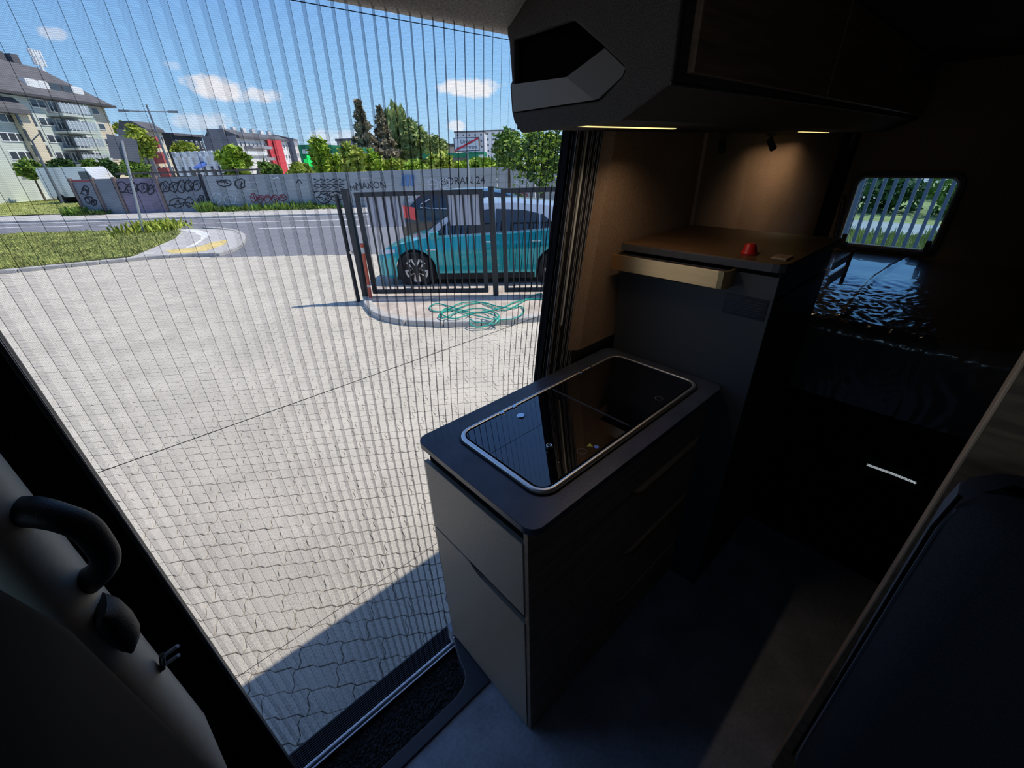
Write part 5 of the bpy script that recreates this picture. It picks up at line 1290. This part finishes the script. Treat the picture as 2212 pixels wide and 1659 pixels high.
lp = thing('lamp_column', 'plain dark lamp column before the apartment block', 'street lamp', AT(110, 400, 50)); f_ = AT(118, 402, 50); t0 = AT(78, 305, 50)
MB().tube([Vector((f_.x, f_.y, ZG)), Vector((f_.x, f_.y, t0.z))], [.11, .06], 8).build('pole', M_lampm, lp, smooth=True); MB().tube([Vector((f_.x, f_.y, t0.z)), Vector((f_.x, f_.y, t0.z)) + Vector((.6, -.5, .45))], .04, 6).build('arm', M_lampm, lp)
# ================================================================== parked cars far away
def paintm(n_, c_): return mat(n_, c_, .25, metal=.2, coat=1.0)
small = dict(hatch); 
for k, (px, py, m, lab) in enumerate(((25, 411, paintm('grey_blue_car_paint', (.10, .13, .17)), 'dark grey-blue parked car at the left lawn edge'), (70, 408, paintm('white_car_paint', (.75, .76, .78)), 'small white car parked between two darker cars'), (-30, 415, paintm('teal_grey_car_paint', (.12, .22, .22)), 'greenish parked car at the far end of the row'), (128, 406.5, paintm('silver_car_paint', (.62, .65, .68)), 'silver parked car below the lamp column'))):
    p = G(px, py); car('parked_car', lab, Vector((p.x, p.y, ZG)) - Vector((.74, -.67, 0))*2.1, math.atan2(-.67, .74), hatch, m, m, 1)
p = AT(172, 372, 50); wv = thing('delivery_van', 'white box van standing behind the fence end', 'van', (p.x, p.y, ZG))
bx = Vector((.74, -.67, 0)); by = Vector((.67, .74, 0))
vb = MB(); pr = [(-2.4, .45), (2.4, .45), (2.5, 1.1), (1.9, 1.35), (1.45, 2.3), (1.2, 2.5), (-2.3, 2.55), (-2.45, 2.3)]
vb.prism([Vector((p.x, p.y, ZG)) + bx*a - by*.95 + Vector((0, 0, h)) for a, h in pr], by*1.9); vb.build('body', paintm('white_van_paint', (.78, .79, .80)), wv)
MB().prism([Vector((p.x, p.y, ZG)) + bx*a - by*.97 + Vector((0, 0, h)) for a, h in ((.75, 1.45), (1.75, 1.45), (1.42, 2.2), (.75, 2.2))], by*1.94).build('cab_window', M_cglass, wv)
for a in (-1.5, 1.6): MB().lathe([(.33, -.98), (.33, .98)], Vector((p.x, p.y, ZG+.33)) + bx*a, by, n=16).build('wheel', M_tyre, wv)
rf = thing('far_fence', 'thin rail fence with posts behind the concrete panels', 'fence', EN(-12, 27)); M_rp = mat('brown_fence_post', (.16, .13, .11), .8)
for k in range(7): MB().obox(EN(-24+k*1.3, 26.5, ZG+1.05), ES, EN_, (0, 0, 1), .05, .05, 1.05).build('post', M_rp, rf)
for z_ in (1.75, 2.02): MB().obox(EN(-20.5, 26.5, ZG+z_), ES, EN_, (0, 0, 1), 4.5, .03, .05).build('rail', M_rp, rf)

# ================================================================== behind the van, seen through the rear window
M_bar = mat('grey_fence_bar', (.16, .19, .23), .6)
bf = thing('bar_fence', 'grey vertical bar fence standing behind the van', 'fence', (8.0, 1.2, ZG))
rr = random.Random(3)
for k in range(26):
    y = -.6 + k*.115
    w_b = .020
    MB().box(7.98, 8.02, y-w_b, y+w_b, ZG+.05, ZG+2.2).build('bar', M_bar, bf)
for y in (1.52, 1.78, 1.95): MB().box(7.92, 8.06, y-.07, y+.07, ZG, ZG+2.3).build('post', M_bar, bf)
for z_ in (.12, 2.15): MB().box(7.97, 8.03, -.7, 2.5, ZG+z_, ZG+z_+.05).build('rail', M_bar, bf)
struct(flat('lawn', [(8.6, -8), (16.2, -8), (16.2, 10), (8.6, 10)], ZG+.01, M_lawn), 'lawn strip behind the bar fence')
struct(flat('path', [(16.3, -8), (18.9, -8), (18.9, 10), (16.3, 10)], ZG+.02, M_path), 'pale path behind the bar fence')
struct(flat('lawn', [(19, -10), (40, -10), (40, 16), (19, 16)], ZG+.01, M_lawn), 'lawn beyond the pale path behind the van')
grass('grass', [(11, -2), (16.1, -2), (16.1, 5), (11, 5)], 7000, .2, M_grass, 'rough grass behind the bar fence', ZG, .04, 8)
for k, (x, y, r, h, m, lab) in enumerate(((21.5, .8, 1.3, 1.2, L_mid, 'round hedge bush behind the path, first from the corner post'), (22, 3.2, 1.4, 1.3, L_dark, 'dark hedge bush in the middle of the rear window view'), (21.5, 5.6, 1.2, 1.2, L_mid, 'hedge bush behind the widest fence posts'), (29, 1.5, 2.2, 2.4, L_mid, 'taller bush far behind the path'), (31, 5.5, 2.4, 2.4, L_dark, 'tall dark bush far behind the fence'), (22.5, -1.6, 1.3, 1.2, L_mid, 'hedge bush at the far end of the row'))):
    t_ = thing('hedge_bush', lab, 'bush', (x, y, ZG), group='bushes behind the van'); mb = MB(); rr = random.Random(k); crown(mb, Vector((x, y, ZG+h*.5)), r, h*.55, 900, .16, rr); mb.build('crown', m, t_, recalc=False)
